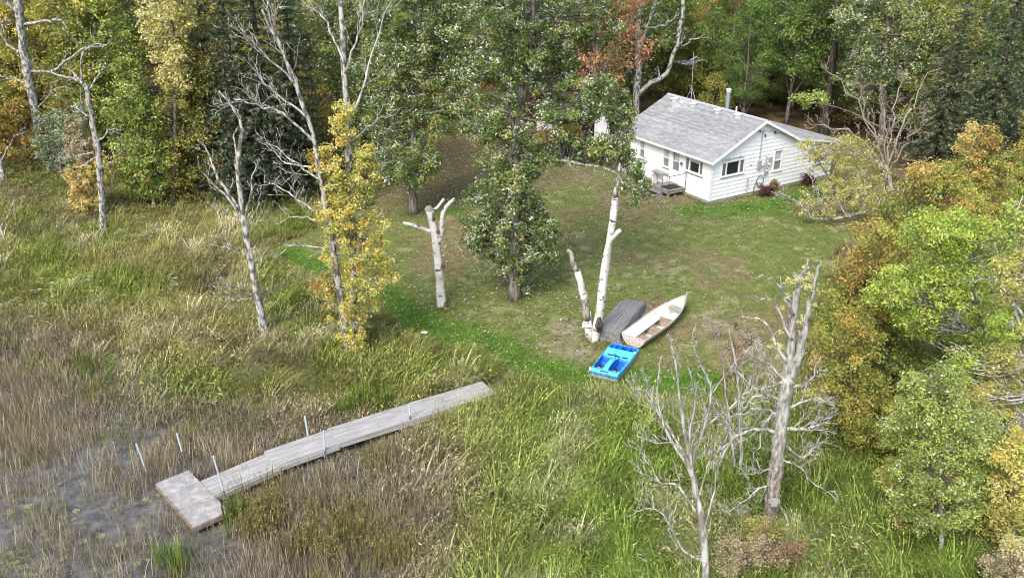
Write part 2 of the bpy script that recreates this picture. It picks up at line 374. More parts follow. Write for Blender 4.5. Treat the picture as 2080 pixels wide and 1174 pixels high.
def scatter(name, label, cat, tufts, P, rz, sc, tint, vi, tilt=None):
    pc = bpy.data.collections.new(name + '_kinds')
    for k, me in enumerate(tufts):
        me.materials.append(GRASS); o = bpy.data.objects.new('%s_%02d' % (name, k), me); pc.objects.link(o)
    me = bpy.data.meshes.new(name); me.vertices.add(len(P)); me.vertices.foreach_set('co', np.asarray(P, np.float32).ravel())
    rot = np.zeros((len(P), 3), np.float32); rot[:, 2] = rz
    if tilt is not None: rot[:, 1] = tilt
    me.attributes.new('rot', 'FLOAT_VECTOR', 'POINT').data.foreach_set('vector', rot.ravel())
    me.attributes.new('scl', 'FLOAT', 'POINT').data.foreach_set('value', np.asarray(sc, np.float32))
    me.attributes.new('vi', 'INT', 'POINT').data.foreach_set('value', np.asarray(vi, np.int32))
    tc_ = np.ones((len(P), 4), np.float32); tc_[:, :3] = tint
    me.attributes.new('tint', 'FLOAT_COLOR', 'POINT').data.foreach_set('color', tc_.ravel())
    o = obj(name, me); tag(o, label, cat, kind='stuff')
    ng = bpy.data.node_groups.new(name, 'GeometryNodeTree')
    ng.interface.new_socket('Geometry', in_out='INPUT', socket_type='NodeSocketGeometry'); ng.interface.new_socket('Geometry', in_out='OUTPUT', socket_type='NodeSocketGeometry')
    n = ng.nodes; l = ng.links; gi = n.new('NodeGroupInput'); go = n.new('NodeGroupOutput')
    ip = n.new('GeometryNodeInstanceOnPoints'); ci = n.new('GeometryNodeCollectionInfo'); ci.inputs[0].default_value = pc; ci.inputs['Separate Children'].default_value = True; ci.inputs['Reset Children'].default_value = True
    def na(nm, ty):
        q = n.new('GeometryNodeInputNamedAttribute'); q.data_type = ty; q.inputs[0].default_value = nm; return q.outputs[0]
    l.new(gi.outputs[0], ip.inputs['Points']); l.new(ci.outputs[0], ip.inputs['Instance']); ip.inputs['Pick Instance'].default_value = True
    l.new(na('vi', 'INT'), ip.inputs['Instance Index'])
    er = n.new('FunctionNodeEulerToRotation'); l.new(na('rot', 'FLOAT_VECTOR'), er.inputs[0]); l.new(er.outputs[0], ip.inputs['Rotation'])
    l.new(na('scl', 'FLOAT'), ip.inputs['Scale']); l.new(ip.outputs[0], go.inputs[0])
    md = o.modifiers.new('scatter', 'NODES'); md.node_group = ng; me.materials.append(GRASS)
    return o
def inview(x, y, m=3.0):
    return np.abs(x) < (.585 * (y + 7.5) + m)
DOCKLINE = [U(350, 1010, .3)[:2], U(420, 990, .3)[:2], U(1005, 790, .3)[:2]]
HOUSE = [(11.43, 48.62)]
def house_box(x, y):
    dx, dy = x - 11.43, y - 48.62; e2 = (.8503, .5262); e1 = (-.5262, .8503)
    a = dx * e2[0] + dy * e2[1]; b = dx * e1[0] + dy * e1[1]
    return (a > -.15) & (a < 10.5) & (b > -.15) & (b < 7.6)
def sample(n, x0, x1, y0, y1, keep, seed):
    g = np.random.default_rng(seed); x = g.uniform(x0, x1, n); y = g.uniform(y0, y1, n); k = inview(x, y) & keep(x, y, g)
    return x[k], y[k], g
def dock_clear(x, y):
    return seg_dist(x, y, DOCKLINE) > .70

WIND = 0.35                       # grass leans mostly towards +x
# meadow
kinds = [tuft(100 + k, 100, .28, .85, .023, .50, .60, .36, head=.14, dirx=.25, rag=1) for k in range(4)] + \
        [tuft(110 + k, 110, .30, .85, .022, .50, .75, .70, dirx=.75, rag=1) for k in range(4)] + \
        [tuft(120 + k, 14, .6, 1.15, .034, .20, .35, .22, head=.8, dirx=.2) for k in range(2)] + [tuft(130 + k, 30, .40, .85, .022, .20, .45, .30, head=.2, dirx=.25) for k in range(2)]
def keep(x, y, g):
    lw = sdist(x, y, LAWN) + .7 * (fbm(x * .8, y * .8, 31) - .5); w = sdist(x, y, WATER)
    far = ss(62, 30, y)
    return (lw > .15) & (w > -.4) & (g.random(len(x)) < .30 + .70 * far) & dock_clear(x, y) & ~house_box(x, y) & ((y < 50) | (g.random(len(x)) < .45))
x, y, g = sample(21000, -40, 24, 16.5, 62, keep, 1)
edge = np.minimum(np.minimum(sdist(x, y, LAWN), seg_dist(x, y, DOCKLINE) - .55), 9)
k2 = edge > .55
xe, ye, ge = sample(60000, -40, 24, 16.5, 62, keep, 11)
ee = np.minimum(sdist(xe, ye, LAWN), seg_dist(xe, ye, DOCKLINE) - .55) < 1.0
xt, yt, gt = sample(6000, -40, 24, 16.5, 56, keep, 12)
v = np.where(fbm(x * .5, y * .5, 33) > .52, g.integers(4, 8, len(x)), g.integers(0, 4, len(x)))[k2]
x = np.concatenate([x[k2], xe[ee], xt]); y = np.concatenate([y[k2], ye[ee], yt]); v = np.concatenate([v, ge.integers(10, 12, int(ee.sum())), gt.integers(8, 10, len(xt))])
t = meadow_col(x, y) * (g.uniform(.50, 1.5, len(x)) * np.where(v >= 8, 1.25, 1.0) * np.where(v >= 10, .8, 1.0))[:, None]
wood = ss(46, 54, y); t = mix(t, np.array([.15, .145, .055]) * g.uniform(.6, 1.4, len(x))[:, None], wood * .7)
sc = (.62 + .70 * fbm(x * .45, y * .45, 34)) * g.uniform(.75, 1.2, len(x))
sc = sc * (1 - .45 * ss(1.6, .1, sdist(x, y, LAWN)))
sc = sc * (1 - .35 * ss(1.1, .5, seg_dist(x, y, DOCKLINE)))
rz = 1.2 * (fbm(x * .12, y * .12, 35) - .5) * 4 + g.normal(0, .7, len(x)) + .4
scatter('meadow_grass', 'tall olive and straw coloured meadow grass around the lawn', 'grass', kinds, np.stack([x, y, terrain(x, y)], -1), rz, sc, t, v)
# low broad-leaved herbs in the meadow
def herb(seed, n=34, h=.55, s=.07):
    g = np.random.default_rng(seed); V = []; Q = []; C = []; o = 0
    for k in range(n):
        p = g.normal(0, .20, 3); p[2] = abs(g.normal(.5, .28)) * h
        a = g.uniform(0, 6.28); d = np.array([math.cos(a), math.sin(a), g.uniform(-.3, .5)]) * s * g.uniform(.6, 1.5); q = np.cross(d, g.normal(0, 1, 3)); q /= np.linalg.norm(q) + 1e-6; q *= s * .35
        V += [p - d, p + q, p + d, p - q]; c = np.array([1, 1, 1]) * g.uniform(.65, 1.4); C += [c] * 4; Q.append((o, o + 1, o + 2, o + 3)); o += 4
    return mesh_from('herb', np.array(V), [np.array(Q)], np.array(C))
def keep(x, y, g):
    lw = sdist(x, y, LAWN); w = sdist(x, y, WATER)
    return (lw > .4) & (w > .3) & (fbm(x * .4 + 3, y * .4, 41) > .50) & dock_clear(x, y) & ~house_box(x, y)
x, y, g = sample(9500, -40, 24, 16.5, 60, keep, 2)
pal = np.array([[.19, .27, .055], [.28, .31, .08], [.42, .38, .19], [.14, .20, .045], [.48, .46, .32]])
t = pal[g.choice(5, len(x), p=[.33, .25, .17, .15, .10])] * g.uniform(.8, 1.2, len(x))[:, None]
scatter('meadow_herbs', 'leafy green and straw herbs growing through the meadow grass', 'herbs', [herb(k) for k in range(3)], np.stack([x, y, terrain(x, y)], -1), g.uniform(0, 6.3, len(x)), g.uniform(.6, 1.35, len(x)), t, g.integers(0, 3, len(x)))
# brown reeds standing in the shallows
kinds = [tuft(140 + k, 46, .35, 1.15, .0145, .60, .30, .12, colr=((1, 1, 1), (1.5, 1.38, 1.2)), dirx=.05, rag=1) for k in range(3)] + [tuft(146 + k, 60, .35, .85, .018, .55, .45, .32, head=.15, rag=1) for k in range(2)]
def keep(x, y, g):
    w = sdist(x, y, WATER) + 1.6 * (fbm(x * .45, y * .45, 51) - .5)
    oc = U(110, 1080); oc2 = U(300, 1130); open_ = (np.hypot((x - oc[0]) / 4.2, (y - oc[1]) / 3.4) + .5 * (fbm(x * .7, y * .7, 53) - .5) < 1.0) | (np.hypot((x - oc2[0]) / 3.2, (y - oc2[1]) / 1.8) < 1)
    oc3 = U(235, 890); gap = np.hypot((x - oc3[0]) / 1.9, (y - oc3[1]) / 1.7) < 1
    dens = ss(-9.5, -.8, w) * .9 + .25
    dens = np.where(open_ | gap, .26, dens)
    return (w < .55) & (w > -16) & (g.random(len(x)) < dens) & (fbm(x * .8, y * .8, 52) > .30) & dock_clear(x, y)
x, y, g = sample(10200, -36, 1, 15.5, 36, keep, 3)
w = sdist(x, y, WATER)
t = mix(np.array([.290, .262, .210]), np.array([.275, .235, .160]), g.random(len(x))) * g.uniform(.6, 1.35, len(x))[:, None]
t = mix(t, np.array([.19, .20, .06]) * g.uniform(.7, 1.3, len(x))[:, None], (g.random(len(x)) < .10 + .25 * (w > -1.2)) * 1.)
v = np.where(w > -2.0, np.where(g.random(len(x)) < .6, g.integers(3, 5, len(x)), g.integers(0, 3, len(x))), g.integers(0, 3, len(x)))
scatter('marsh_reeds', 'brown dried reeds standing in the shallow water', 'reeds', kinds, np.stack([x, y, np.maximum(terrain(x, y), -.12)], -1), g.uniform(0, 6.3, len(x)), g.uniform(.5, 1.0, len(x)), t, v)
# cattails and tall straw headed grass by the dock and along the bank
kinds = [tuft(160 + k, 12, .9, 1.7, .036, .20, .20, .10, dirx=.06) for k in range(2)] + [tuft(164 + k, 14, .9, 1.5, .020, .24, .22, .16, head=.9, dirx=.15) for k in range(2)]
CT = [(540, 1060, 60, 50, 60, 0), (470, 1060, 20, 30, 14, 1), (350, 1150, 30, 30, 12, 1), (700, 1080, 110, 70, 60, 0), (640, 1130, 90, 30, 30, 0), (850, 950, 70, 30, 26, 0), (200, 700, 60, 30, 26, 0), (320, 740, 80, 40, 40, 0), (210, 760, 40, 20, 16, 1), (300, 560, 160, 40, 40, 0), (60, 620, 60, 20, 26, 0), (760, 830, 60, 12, 20, 1), (700, 850, 30, 8, 12, 1), (980, 1120, 60, 40, 20, 0), (60, 520, 100, 40, 30, 0), (390, 770, 60, 30, 24, 0), (800, 1140, 60, 30, 26, 0)]
g = np.random.default_rng(66); pts = []; vi = []; tt = []
for u, v0, du, dv, k, grn in CT:
    for q in range(k):
        P = U(u + g.normal(0, du * .5), v0 + g.normal(0, dv * .5), .05)
        if not dock_clear(P[0:1], P[1:2])[0]: continue
        pts.append((P[0], P[1], max(tz(P[0], P[1]), -.1))); vi.append(g.integers(0, 2) if (grn or g.random() < .25) else g.integers(2, 4))
        tt.append(np.array([.13, .23, .03] if (grn and g.random() < .8) else [.21, .19, .07]) * g.uniform(.7, 1.3))
scatter('cattails', 'taller green cattail blades and straw seed heads in patches', 'cattails', kinds, np.array(pts), g.uniform(0, 6.3, len(pts)), g.uniform(.5, .95, len(pts)), np.array(tt), vi)
# short lawn grass
kinds = [tuft(180 + k, 26, .03, .10, .014, .17, .6, .2) for k in range(4)]
def keep(x, y, g):
    lw = sdist(x, y, LAWN); return (lw < .5) & ~house_box(x, y) & (g.random(len(x)) < .35 + .65 * ss(50, 32, y))
x, y, g = sample(30000, -16, 26, 24, 66, keep, 4)
gm = np.zeros(len(x))
for L, wd in zip(GREEN, GREENW): gm = np.maximum(gm, ss(wd, wd * .3, seg_dist(x, y, L) + .8 * (fbm(x * 1.1, y * 1.1, 23) - .5)))
a = fbm(x * .30, y * .30, 22) * .6 + fbm(x * 1.1, y * 1.1, 23) * .4
t = mix(np.array([.27, .235, .115]), np.array([.19, .24, .062]), ss(.33, .55, a)); t = mix(t, np.array([.125, .245, .036]), gm)
t *= g.uniform(.75, 1.3, len(x))[:, None]
k_ = (gm > .3) | (g.random(len(x)) < .75)
x, y, t, gm = x[k_], y[k_], t[k_], gm[k_]
bx = []; 
for u_, v_, r_ in ((897, 622, .45), (1205, 692, .6), (1046, 608, .5), (839, 436, .5), (1225, 690, .6), (1300, 690, .7), (1255, 752, .5), (1215, 745, .4)):
    q = G(u_, v_); aa = g.uniform(0, 6.28, 26); rr = r_ * g.uniform(.55, 1.25, 26); bx.append(np.stack([q[0] + rr * np.cos(aa), q[1] + rr * np.sin(aa)], -1))
for u_ in np.linspace(0, 8.2, 90): bx.append(np.array([[11.43 + .8503 * u_ + .5262 * .12, 48.62 + .5262 * u_ - .8503 * .12]]) + g.normal(0, .06, (1, 2)))
for u_ in np.linspace(0, 7, 60): bx.append(np.array([[11.43 - .5262 * u_ - .8503 * .14, 48.62 + .8503 * u_ - .5262 * .14]]) + g.normal(0, .06, (1, 2)))
bx = np.concatenate(bx); nb_ = len(bx); x = np.concatenate([x, bx[:, 0]]); y = np.concatenate([y, bx[:, 1]]); t = np.concatenate([t, np.array([.20, .22, .065]) * g.uniform(.6, 1.4, nb_)[:, None]]); gm = np.concatenate([gm, g.uniform(.5, 1.3, nb_)])
scatter('lawn_grass', 'short mown lawn grass, olive with brighter green strips', 'grass', kinds, np.stack([x, y, terrain(x, y)], -1), g.uniform(0, 6.3, len(x)), g.uniform(.6, 1.1, len(x)) * (.8 + 1.0 * gm), t, g.integers(0, 4, len(x)))
# fallen leaves
def keep(x, y, g):
    lw = sdist(x, y, LAWN); d = fbm(x * .35 + 5, y * .35, 61)
    oak = ss(11, 2, np.hypot(x - .5, y - 36.5)); back = ss(42, 48, y)
    return (lw < .4) & ~house_box(x, y) & (g.random(len(x)) < (.26 + .74 * np.maximum(oak, back * .8)) * (.35 + .9 * d))
x, y, g = sample(62000, -14, 26, 25, 66, keep, 5)
N = len(x); c0 = np.stack([x, y, terrain(x, y) + g.uniform(.02, .07, N)], -1); an = g.uniform(0, 6.28, N); s = g.uniform(.035, .085, N)
dx = np.stack([np.cos(an), np.sin(an), g.normal(0, .25, N)], -1) * s[:, None]; dy = np.stack([-np.sin(an), np.cos(an), g.normal(0, .25, N)], -1) * (s * .5)[:, None]
V = np.stack([c0 - dx, c0 + dy + [0, 0, .02], c0 + dx, c0 - dy + [0, 0, .02]], 1).reshape(-1, 3)
pal = np.array([[.42, .36, .27], [.30, .22, .13], [.52, .48, .40], [.20, .13, .07]]); cc = pal[g.choice(4, N, p=[.36, .24, .26, .14])] * g.uniform(.7, 1.15, N)[:, None]
tag(obj('fallen_leaves', mesh_from('fallen_leaves', V, [np.arange(N * 4).reshape(-1, 4)], np.repeat(cc, 4, 0)), LEAF), 'pale dry fallen leaves strewn over the lawn', 'fallen leaves', kind='stuff')

# ------------------------------------------------------------------ the cottage
WHITE = M('white_paint', (.74, .75, .74), .55, col2=(.82, .83, .82), nscale=2.5)
def siding_mat():
    m = bpy.data.materials.new('white_siding_worn'); m.use_nodes = True; n = m.node_tree.nodes; l = m.node_tree.links
    b = n['Principled BSDF']; b.inputs['Roughness'].default_value = .6; b.inputs['Specular IOR Level'].default_value = .25
    tc = n.new('ShaderNodeTexCoord')
    def nz(sc, st, det):
        mp = n.new('ShaderNodeMapping'); mp.inputs['Scale'].default_value = st; q = n.new('ShaderNodeTexNoise'); q.inputs['Scale'].default_value = sc; q.inputs['Detail'].default_value = det; q.inputs['Roughness'].default_value = .65
        l.new(tc.outputs['Object'], mp.inputs[0]); l.new(mp.outputs[0], q.inputs['Vector']); return q
    big = nz(.55, (1, 1, 1), 2); fine = nz(4.0, (1, 1, 5), 7)
    sp = n.new('ShaderNodeSeparateXYZ'); l.new(tc.outputs['Object'], sp.inputs[0])
    mr = n.new('ShaderNodeMapRange'); mr.inputs[1].default_value = 1.5; mr.inputs[2].default_value = .9; mr.inputs[3].default_value = 0; mr.inputs[4].default_value = .10   # flaking low on the wall
    l.new(sp.outputs[2], mr.inputs[0])
    ad = n.new('ShaderNodeMath'); ad.operation = 'MULTIPLY_ADD'; ad.inputs[1].default_value = .45; l.new(big.outputs[0], ad.inputs[0]); l.new(mr.outputs[0], ad.inputs[2])
    a2 = n.new('ShaderNodeMath'); a2.operation = 'MULTIPLY_ADD'; a2.inputs[1].default_value = .55; l.new(fine.outputs[0], a2.inputs[0]); l.new(ad.outputs[0], a2.inputs[2])
    r = n.new('ShaderNodeValToRGB'); e = r.color_ramp.elements; e[0].position = .675; e[0].color = (.79, .81, .82, 1); e[1].position = .80; e[1].color = (.40, .38, .36, 1)
    l.new(a2.outputs[0], r.inputs[0]); l.new(r.outputs[0], b.inputs['Base Color']); return m
SIDING = siding_mat()
GLASS = M('window_glass', (.012, .016, .018), .06, spec=.8)
SCREEN = M('grey_shutter', (.12, .125, .135), .6, col2=(.15, .155, .165), nscale=8)
BLIND = M('drawn_blind', (.42, .44, .44), .6, col2=(.5, .52, .52), nscale=3)
SASHG = M('screened_pane', (.17, .185, .20), .35, col2=(.22, .235, .25), nscale=2, spec=.5)
CONC = M('concrete_block', (.28, .27, .25), .9, col2=(.40, .39, .37), nscale=7, bump=.3)
def col_mat(name, rough=.9, spec=.15, bump=0):
    m = bpy.data.materials.new(name); m.use_nodes = True; n = m.node_tree.nodes; l = m.node_tree.links
    b = n['Principled BSDF']; b.inputs['Roughness'].default_value = rough; b.inputs['Specular IOR Level'].default_value = spec
    at = n.new('ShaderNodeAttribute'); at.attribute_name = 'Col'; tc = n.new('ShaderNodeTexCoord'); nz = n.new('ShaderNodeTexNoise'); nz.inputs['Scale'].default_value = 14; nz.inputs['Detail'].default_value = 5
    l.new(tc.outputs['Object'], nz.inputs['Vector']); r = n.new('ShaderNodeValToRGB'); r.color_ramp.elements[0].color = (.8, .8, .8, 1); r.color_ramp.elements[1].color = (1.15, 1.15, 1.15, 1)
    mu = n.new('ShaderNodeMix'); mu.data_type = 'RGBA'; mu.blend_type = 'MULTIPLY'; mu.inputs[0].default_value = 1
    l.new(nz.outputs[0], r.inputs[0]); l.new(at.outputs['Color'], mu.inputs[6]); l.new(r.outputs[0], mu.inputs[7]); l.new(mu.outputs[2], b.inputs['Base Color']); return m
SHINGLE = col_mat('asphalt_shingle')
HZ = .6; HA = math.radians(31.7465)
house = thing('cottage', 'small white cottage with grey shingled gable roof beside the lawn', 'house', (11.426, 48.625, HZ), HA)
HM = Matrix.Translation((11.426, 48.625, HZ)) @ Matrix.Rotation(HA, 4, 'Z')
FR = lambda a, b, c: (-c, a, b)          # front wall: a along y, b up, c outwards
GB = lambda a, b, c: (a, -c, b)          # gable wall: a along x, b up, c outwards
def pbox(mb, pl, a0, a1, b0, b1, c0, c1):
    b = [pl(a, b0, c) for a, c in ((a0, c0), (a1, c0), (a1, c1), (a0, c1))]; t = [pl(a, b1, c) for a, c in ((a0, c0), (a1, c0), (a1, c1), (a0, c1))]
    return mb.hexa(b, t)
def roofz(x):                              # underside of the roof
    if x < 3.65: return 2.55 + .475 * (x + .35) - .07
    if x < 6.67: return 4.45 - .48 * (x - 3.65) - .07
    return 3.0 - .178 * (x - 6.67) - .07
# solid core of the walls
mb = MB()
prof = [(.06, .1), (10.25, .1), (10.25, roofz(10.25) - .03), (6.67, roofz(6.67) - .03), (3.65, roofz(3.65) - .03), (.06, roofz(.06) - .03)]
mb.prism([(x, .05, z) for x, z in prof], (0, 7.2, 0)); mb.build('wall', M('wall_core', (.55, .56, .55), .7), house)
mb = MB(); mb.box(.0, 10.3, -.0, 7.3, -.45, .12); fo = mb.build('foundation', CONC, house)
OPF = [(5.88, 6.42, 1.2, 2.32), (3.58, 4.17, 1.2, 2.33), (2.62, 3.42, .42, 2.40), (.66, 2.2, 1.45, 2.27)]
OPG = [(.68, 2.52, 1.44, 2.31), (4.95, 5.66, 1.12, 2.40), (8.5, 9.5, 1.0, 2.15)]
def boards(pl, a0f, a1f, z0, z1, ex, ops, seed):
    g = random.Random(seed); z = z0
    while z < z1 - .02:
        zt = min(z + ex, z1)
        lo, hi = a0f(zt), a1f(zt)
        if hi - lo < .1: z += ex; continue
        cuts = sorted([(o[0], o[1]) for o in ops if o[2] < zt - .02 and o[3] > z + .02]); segs = []; s = lo
        for c0, c1 in cuts:
            if c0 > s: segs.append((s, min(c0, hi)))
            s = max(s, c1)
        if s < hi: segs.append((s, hi))
        for s0, s1 in segs:
            m_ = MB(); j = g.uniform(-.003, .003); l0, h0 = a0f(z), a1f(z)
            b0 = s0 if s0 > lo + .001 else min(l0, s0); b1 = s1 if s1 < hi - .001 else max(h0, s1)
            bt = [pl(b0, z, -.045), pl(b1, z, -.045), pl(b1, z, .033 + j), pl(b0, z, .033 + j)]
            tp = [pl(s0, zt + .006, -.045), pl(s1, zt + .006, -.045), pl(s1, zt + .006, .002 + j), pl(s0, zt + .006, .002 + j)]
            m_.hexa(bt, tp); m_.build('siding_board', SIDING, house)
        z += ex
boards(FR, lambda z: .0, lambda z: 7.25, .12, 2.42, .23, OPF, 1)
gl = lambda z: max(.0, (z + .07 - 2.55) / .475 - .35 + .02)
gr = lambda z: 10.25 if z < roofz(10.25) else (6.67 + (3.0 - .07 - z) / .178 if z < 2.93 else 3.65 + (4.45 - .07 - z) / .48)
boards(GB, gl, gr, .12, 4.34, .235, OPG, 2)
mb = MB(); pbox(mb, FR, -.06, .06, .12, 2.42, .03, .072); mb.build('corner_trim', WHITE, house)
mb = MB(); pbox(mb, GB, -.072, .05, .12, 2.62, .03, .072); mb.build('corner_trim', WHITE, house)
mb = MB(); pbox(mb, FR, 7.18, 7.29, .12, 2.42, -.02, .072); mb.build('corner_trim', WHITE, house)
def window(pl, a0, a1, b0, b1, kind):
    t = .055
    mb = MB()
    for q in ((a0 - t, a1 + t, b1, b1 + t), (a0 - t, a1 + t, b0 - t, b0), (a0 - t, a0, b0, b1), (a1, a1 + t, b0, b1)): pbox(mb, pl, *q, -.03, .075)
    w = mb.build('window', WHITE, house)
    mb = MB(); pbox(mb, pl, a0 - t - .03, a1 + t + .03, b0 - t - .03, b0 - t, -.02, .105); mb.build('sill', WHITE, w)
    if kind == 'hung':
        m_ = (b0 + b1) / 2
        mb = MB(); pbox(mb, pl, a0, a1, m_ - .03, m_ + .03, -.03, .035); mb.build('meeting_rail', WHITE, w)
        mb = MB(); pbox(mb, pl, a0, a1, m_ + .03, b1, -.04, .0); mb.build('pane', BLIND, w)
        mb = MB(); pbox(mb, pl, a0, a1, b0, m_ - .03, -.04, -.012); mb.build('pane', SASHG, w)
        mb = MB(); pbox(mb, pl, a0, a0 + .05, m_ + .03, b1, -.0, .012); mb.build('curtain_gap', SCREEN, w)
    else:
        W_ = a1 - a0; s = W_ * .19
        lo, hi = a0 + s, a1 - s
        for q0, q1 in ((lo - .03, lo + .05), (hi - .05, hi + .03)):
            mb = MB(); pbox(mb, pl, q0, q1, b0, b1, -.03, .05); mb.build('mullion', WHITE, w)
        mb = MB(); pbox(mb, pl, a0, lo - .03, b0, b1, -.04, .012); mb.build('side_screen', SCREEN, w)
        mb = MB(); pbox(mb, pl, hi + .03, a1, b0, b1, -.04, .012); mb.build('side_screen', SCREEN, w)
        mb = MB(); pbox(mb, pl, lo + .05, hi - .05, b0, b1, -.04, -.02); mb.build('pane', GLASS, w)
        mb = MB(); pbox(mb, pl, lo + .05, hi - .05, b1 - (.17 if pl is FR else .06), b1, -.02, -.008); mb.build('blind', BLIND, w)
    return w
window(FR, 5.93, 6.37, 1.25, 2.28, 'hung'); window(FR, 3.62, 4.13, 1.25, 2.29, 'hung'); window(FR, .72, 2.14, 1.50, 2.22, 'pic')
w = window(GB, .74, 2.46, 1.50, 2.26, 'pic'); window(GB, 5.0, 5.61, 1.18, 2.35, 'hung'); window(GB, 8.56, 9.44, 1.06, 2.09, 'hung')
for a_ in (1.2, 2.08):
    mb = MB(); mb.tube([GB(a_, 2.30, .07), GB(a_, 2.56, .07)], .012, 5); mb.build('awning_bracket', METAL, w)
# front door
mb = MB()
for q in ((2.60, 3.44, 2.36, 2.42), (2.60, 2.67, .42, 2.36), (3.37, 3.44, .42, 2.36)): pbox(mb, FR, *q, -.03, .075)
d = mb.build('door', WHITE, house)
mb = MB(); pbox(mb, FR, 2.67, 3.37, .42, 2.36, -.04, .012); mb.build('door_leaf', WHITE, d)
mb = MB(); pbox(mb, FR, 2.76, 3.28, 1.22, 1.74, .0, .018); mb.build('pane', SASHG, d)
mb = MB(); pbox(mb, FR, 3.14, 3.28, 1.80, 2.28, .0, .018); mb.build('pane', SASHG, d)
mb = MB(); pbox(mb, FR, 2.76, 3.13, 1.80, 2.28, .0, .018); mb.build('pane', BLIND, d)
mb = MB(); mb.tube([FR(2.72, 1.28, .02), FR(2.72, 1.28, .07)], .03, 8); mb.build('door_handle', METAL, d)
mb = MB(); mb.tube([FR(2.46, 1.82, .03), FR(2.46, 1.82, .10)], .02, 6); mb.tube([FR(2.46, 1.86, .10), FR(2.46, 1.72, .12)], [.03, .09], 10); mb.build('porch_lamp', M('dark_metal', (.03, .03, .03), .5), house)
# roof
def slab(x0, z0, x1, z1, y0, y1, th, name, mat):
    mb = MB(); mb.hexa([(x0, y0, z0 - th), (x1, y0, z1 - th), (x1, y1, z1 - th), (x0, y1, z0 - th)], [(x0, y0, z0), (x1, y0, z1), (x1, y1, z1), (x0, y1, z0)])
    return mb.build(name, mat, house)
RS = M('roof_deck', (.16, .16, .165), .9)
RY0, RY1 = -.32, 8.25
rf = slab(-.35, 2.55, 3.65, 4.45, RY0, RY1, .06, 'roof', RS)
rb = slab(6.67, 3.0, 3.65, 4.45, RY0, RY1, .06, 'roof', RS)
ra = slab(10.62, 2.30, 6.67, 3.0, RY0, 6.2, .06, 'roof', RS)
def shingles(x0, z0, x1, z1, y0, y1, parent, seed):
    g = np.random.default_rng(seed); L = math.hypot(x1 - x0, z1 - z0); ux, uz = (x1 - x0) / L, (z1 - z0) / L; nx_, nz_ = (-uz, ux) if ux > 0 else (uz, -ux)
    ex = .145; n_ = int(L / ex); V = []; F = []; C = []; o = 0
    for r_ in range(n_):
        rowv = g.uniform(.86, 1.12); s0 = r_ * ex; s1 = min(s0 + ex * 1.15, L); yy = y0 - .15 * (r_ % 2)
        while yy < y1:
            w_ = .30 * g.choice([1, 1, 1, .8, 1.2]); a_, b_ = max(yy + .005, y0), min(yy + w_ - .005, y1)
            if b_ - a_ > .03:
                h0, h1 = .020 + g.uniform(0, .006), .006
                pts = [(a_, s0, .002), (b_, s0, .002), (b_, s1, .0), (a_, s1, .0), (a_, s0, h0), (b_, s0, h0), (b_, s1, h1), (a_, s1, h1)]
                V += [(x0 + ux * s + nx_ * h, yv, z0 + uz * s + nz_ * h) for yv, s, h in pts]
                F += [(o + 4, o + 5, o + 6, o + 7), (o, o + 1, o + 5, o + 4), (o + 1, o + 2, o + 6, o + 5), (o + 3, o, o + 4, o + 7)]; o += 8
                st = fbm(np.array([yv * .5]) if False else np.array([yy * .6]), np.array([s0 * .25]), 71)[0]
                c_ = np.array([.300, .302, .300]) * g.uniform(.84, 1.15) * (.84 + .3 * st) * rowv
                if abs(yy - 6.1 - .05 * r_ * 0) < .55 and s0 > L * .62: c_ = c_ * 1.25       # pale patch under the antenna
                C += [c_] * 8
            yy += w_
    me = mesh_from('shingles', np.array(V), [np.array(F)], np.array(C)); o_ = obj('shingles', me, SHINGLE, parent); o_['kind'] = 'stuff'
shingles(-.37, 2.55, 3.65, 4.46, RY0 - .01, RY1 + .01, rf, 1); shingles(6.67, 3.0, 3.65, 4.45, RY0 - .01, RY1 + .01, rb, 2); shingles(10.64, 2.30, 6.67, 3.0, RY0 - .01, 6.2, ra, 3)
mb = MB(); mb.hexa([(3.50, RY0 - .02, 4.405), (3.65, RY0 - .02, 4.475), (3.65, RY1 + .02, 4.475), (3.50, RY1 + .02, 4.405)], [(3.50, RY0 - .02, 4.425), (3.65, RY0 - .02, 4.50), (3.65, RY1 + .02, 4.50), (3.50, RY1 + .02, 4.425)])
mb.hexa([(3.65, RY0 - .02, 4.475), (3.80, RY0 - .02, 4.40), (3.80, RY1 + .02, 4.40), (3.65, RY1 + .02, 4.475)], [(3.65, RY0 - .02, 4.50), (3.80, RY0 - .02, 4.42), (3.80, RY1 + .02, 4.42), (3.65, RY1 + .02, 4.50)])
mb.build('ridge_cap', M('ridge_grey', (.40, .41, .42), .9, col2=(.32, .33, .34), nscale=5), rf)
def rake(x0, z0, x1, z1, h=.17):
    mb = MB(); mb.hexa([(x0, RY0 - .045, z0 - h), (x1, RY0 - .045, z1 - h), (x1, RY0 - .003, z1 - h), (x0, RY0 - .003, z0 - h)], [(x0, RY0 - .045, z0), (x1, RY0 - .045, z1), (x1, RY0 - .003, z1), (x0, RY0 - .003, z0)])
    mb.build('fascia', WHITE, house)
rake(-.37, 2.54, 3.65, 4.45); rake(3.655, 4.448, 6.67, 3.0); rake(6.675, 2.995, 10.64, 2.295)
mb = MB(); mb.box(-.395, -.352, RY0, RY1, 2.43, 2.555); mb.build('fascia', WHITE, house)
mb = MB(); mb.box(-.35, -.0, -.25, RY1, 2.40, 2.425); mb.build('soffit', WHITE, house)
mb = MB(); mb.box(-.36, -.27, 7.95, 8.04, -.15, 2.44); mb.build('porch_post', WHITE, house)
VW = M('vent_white', (.74, .75, .75), .5)
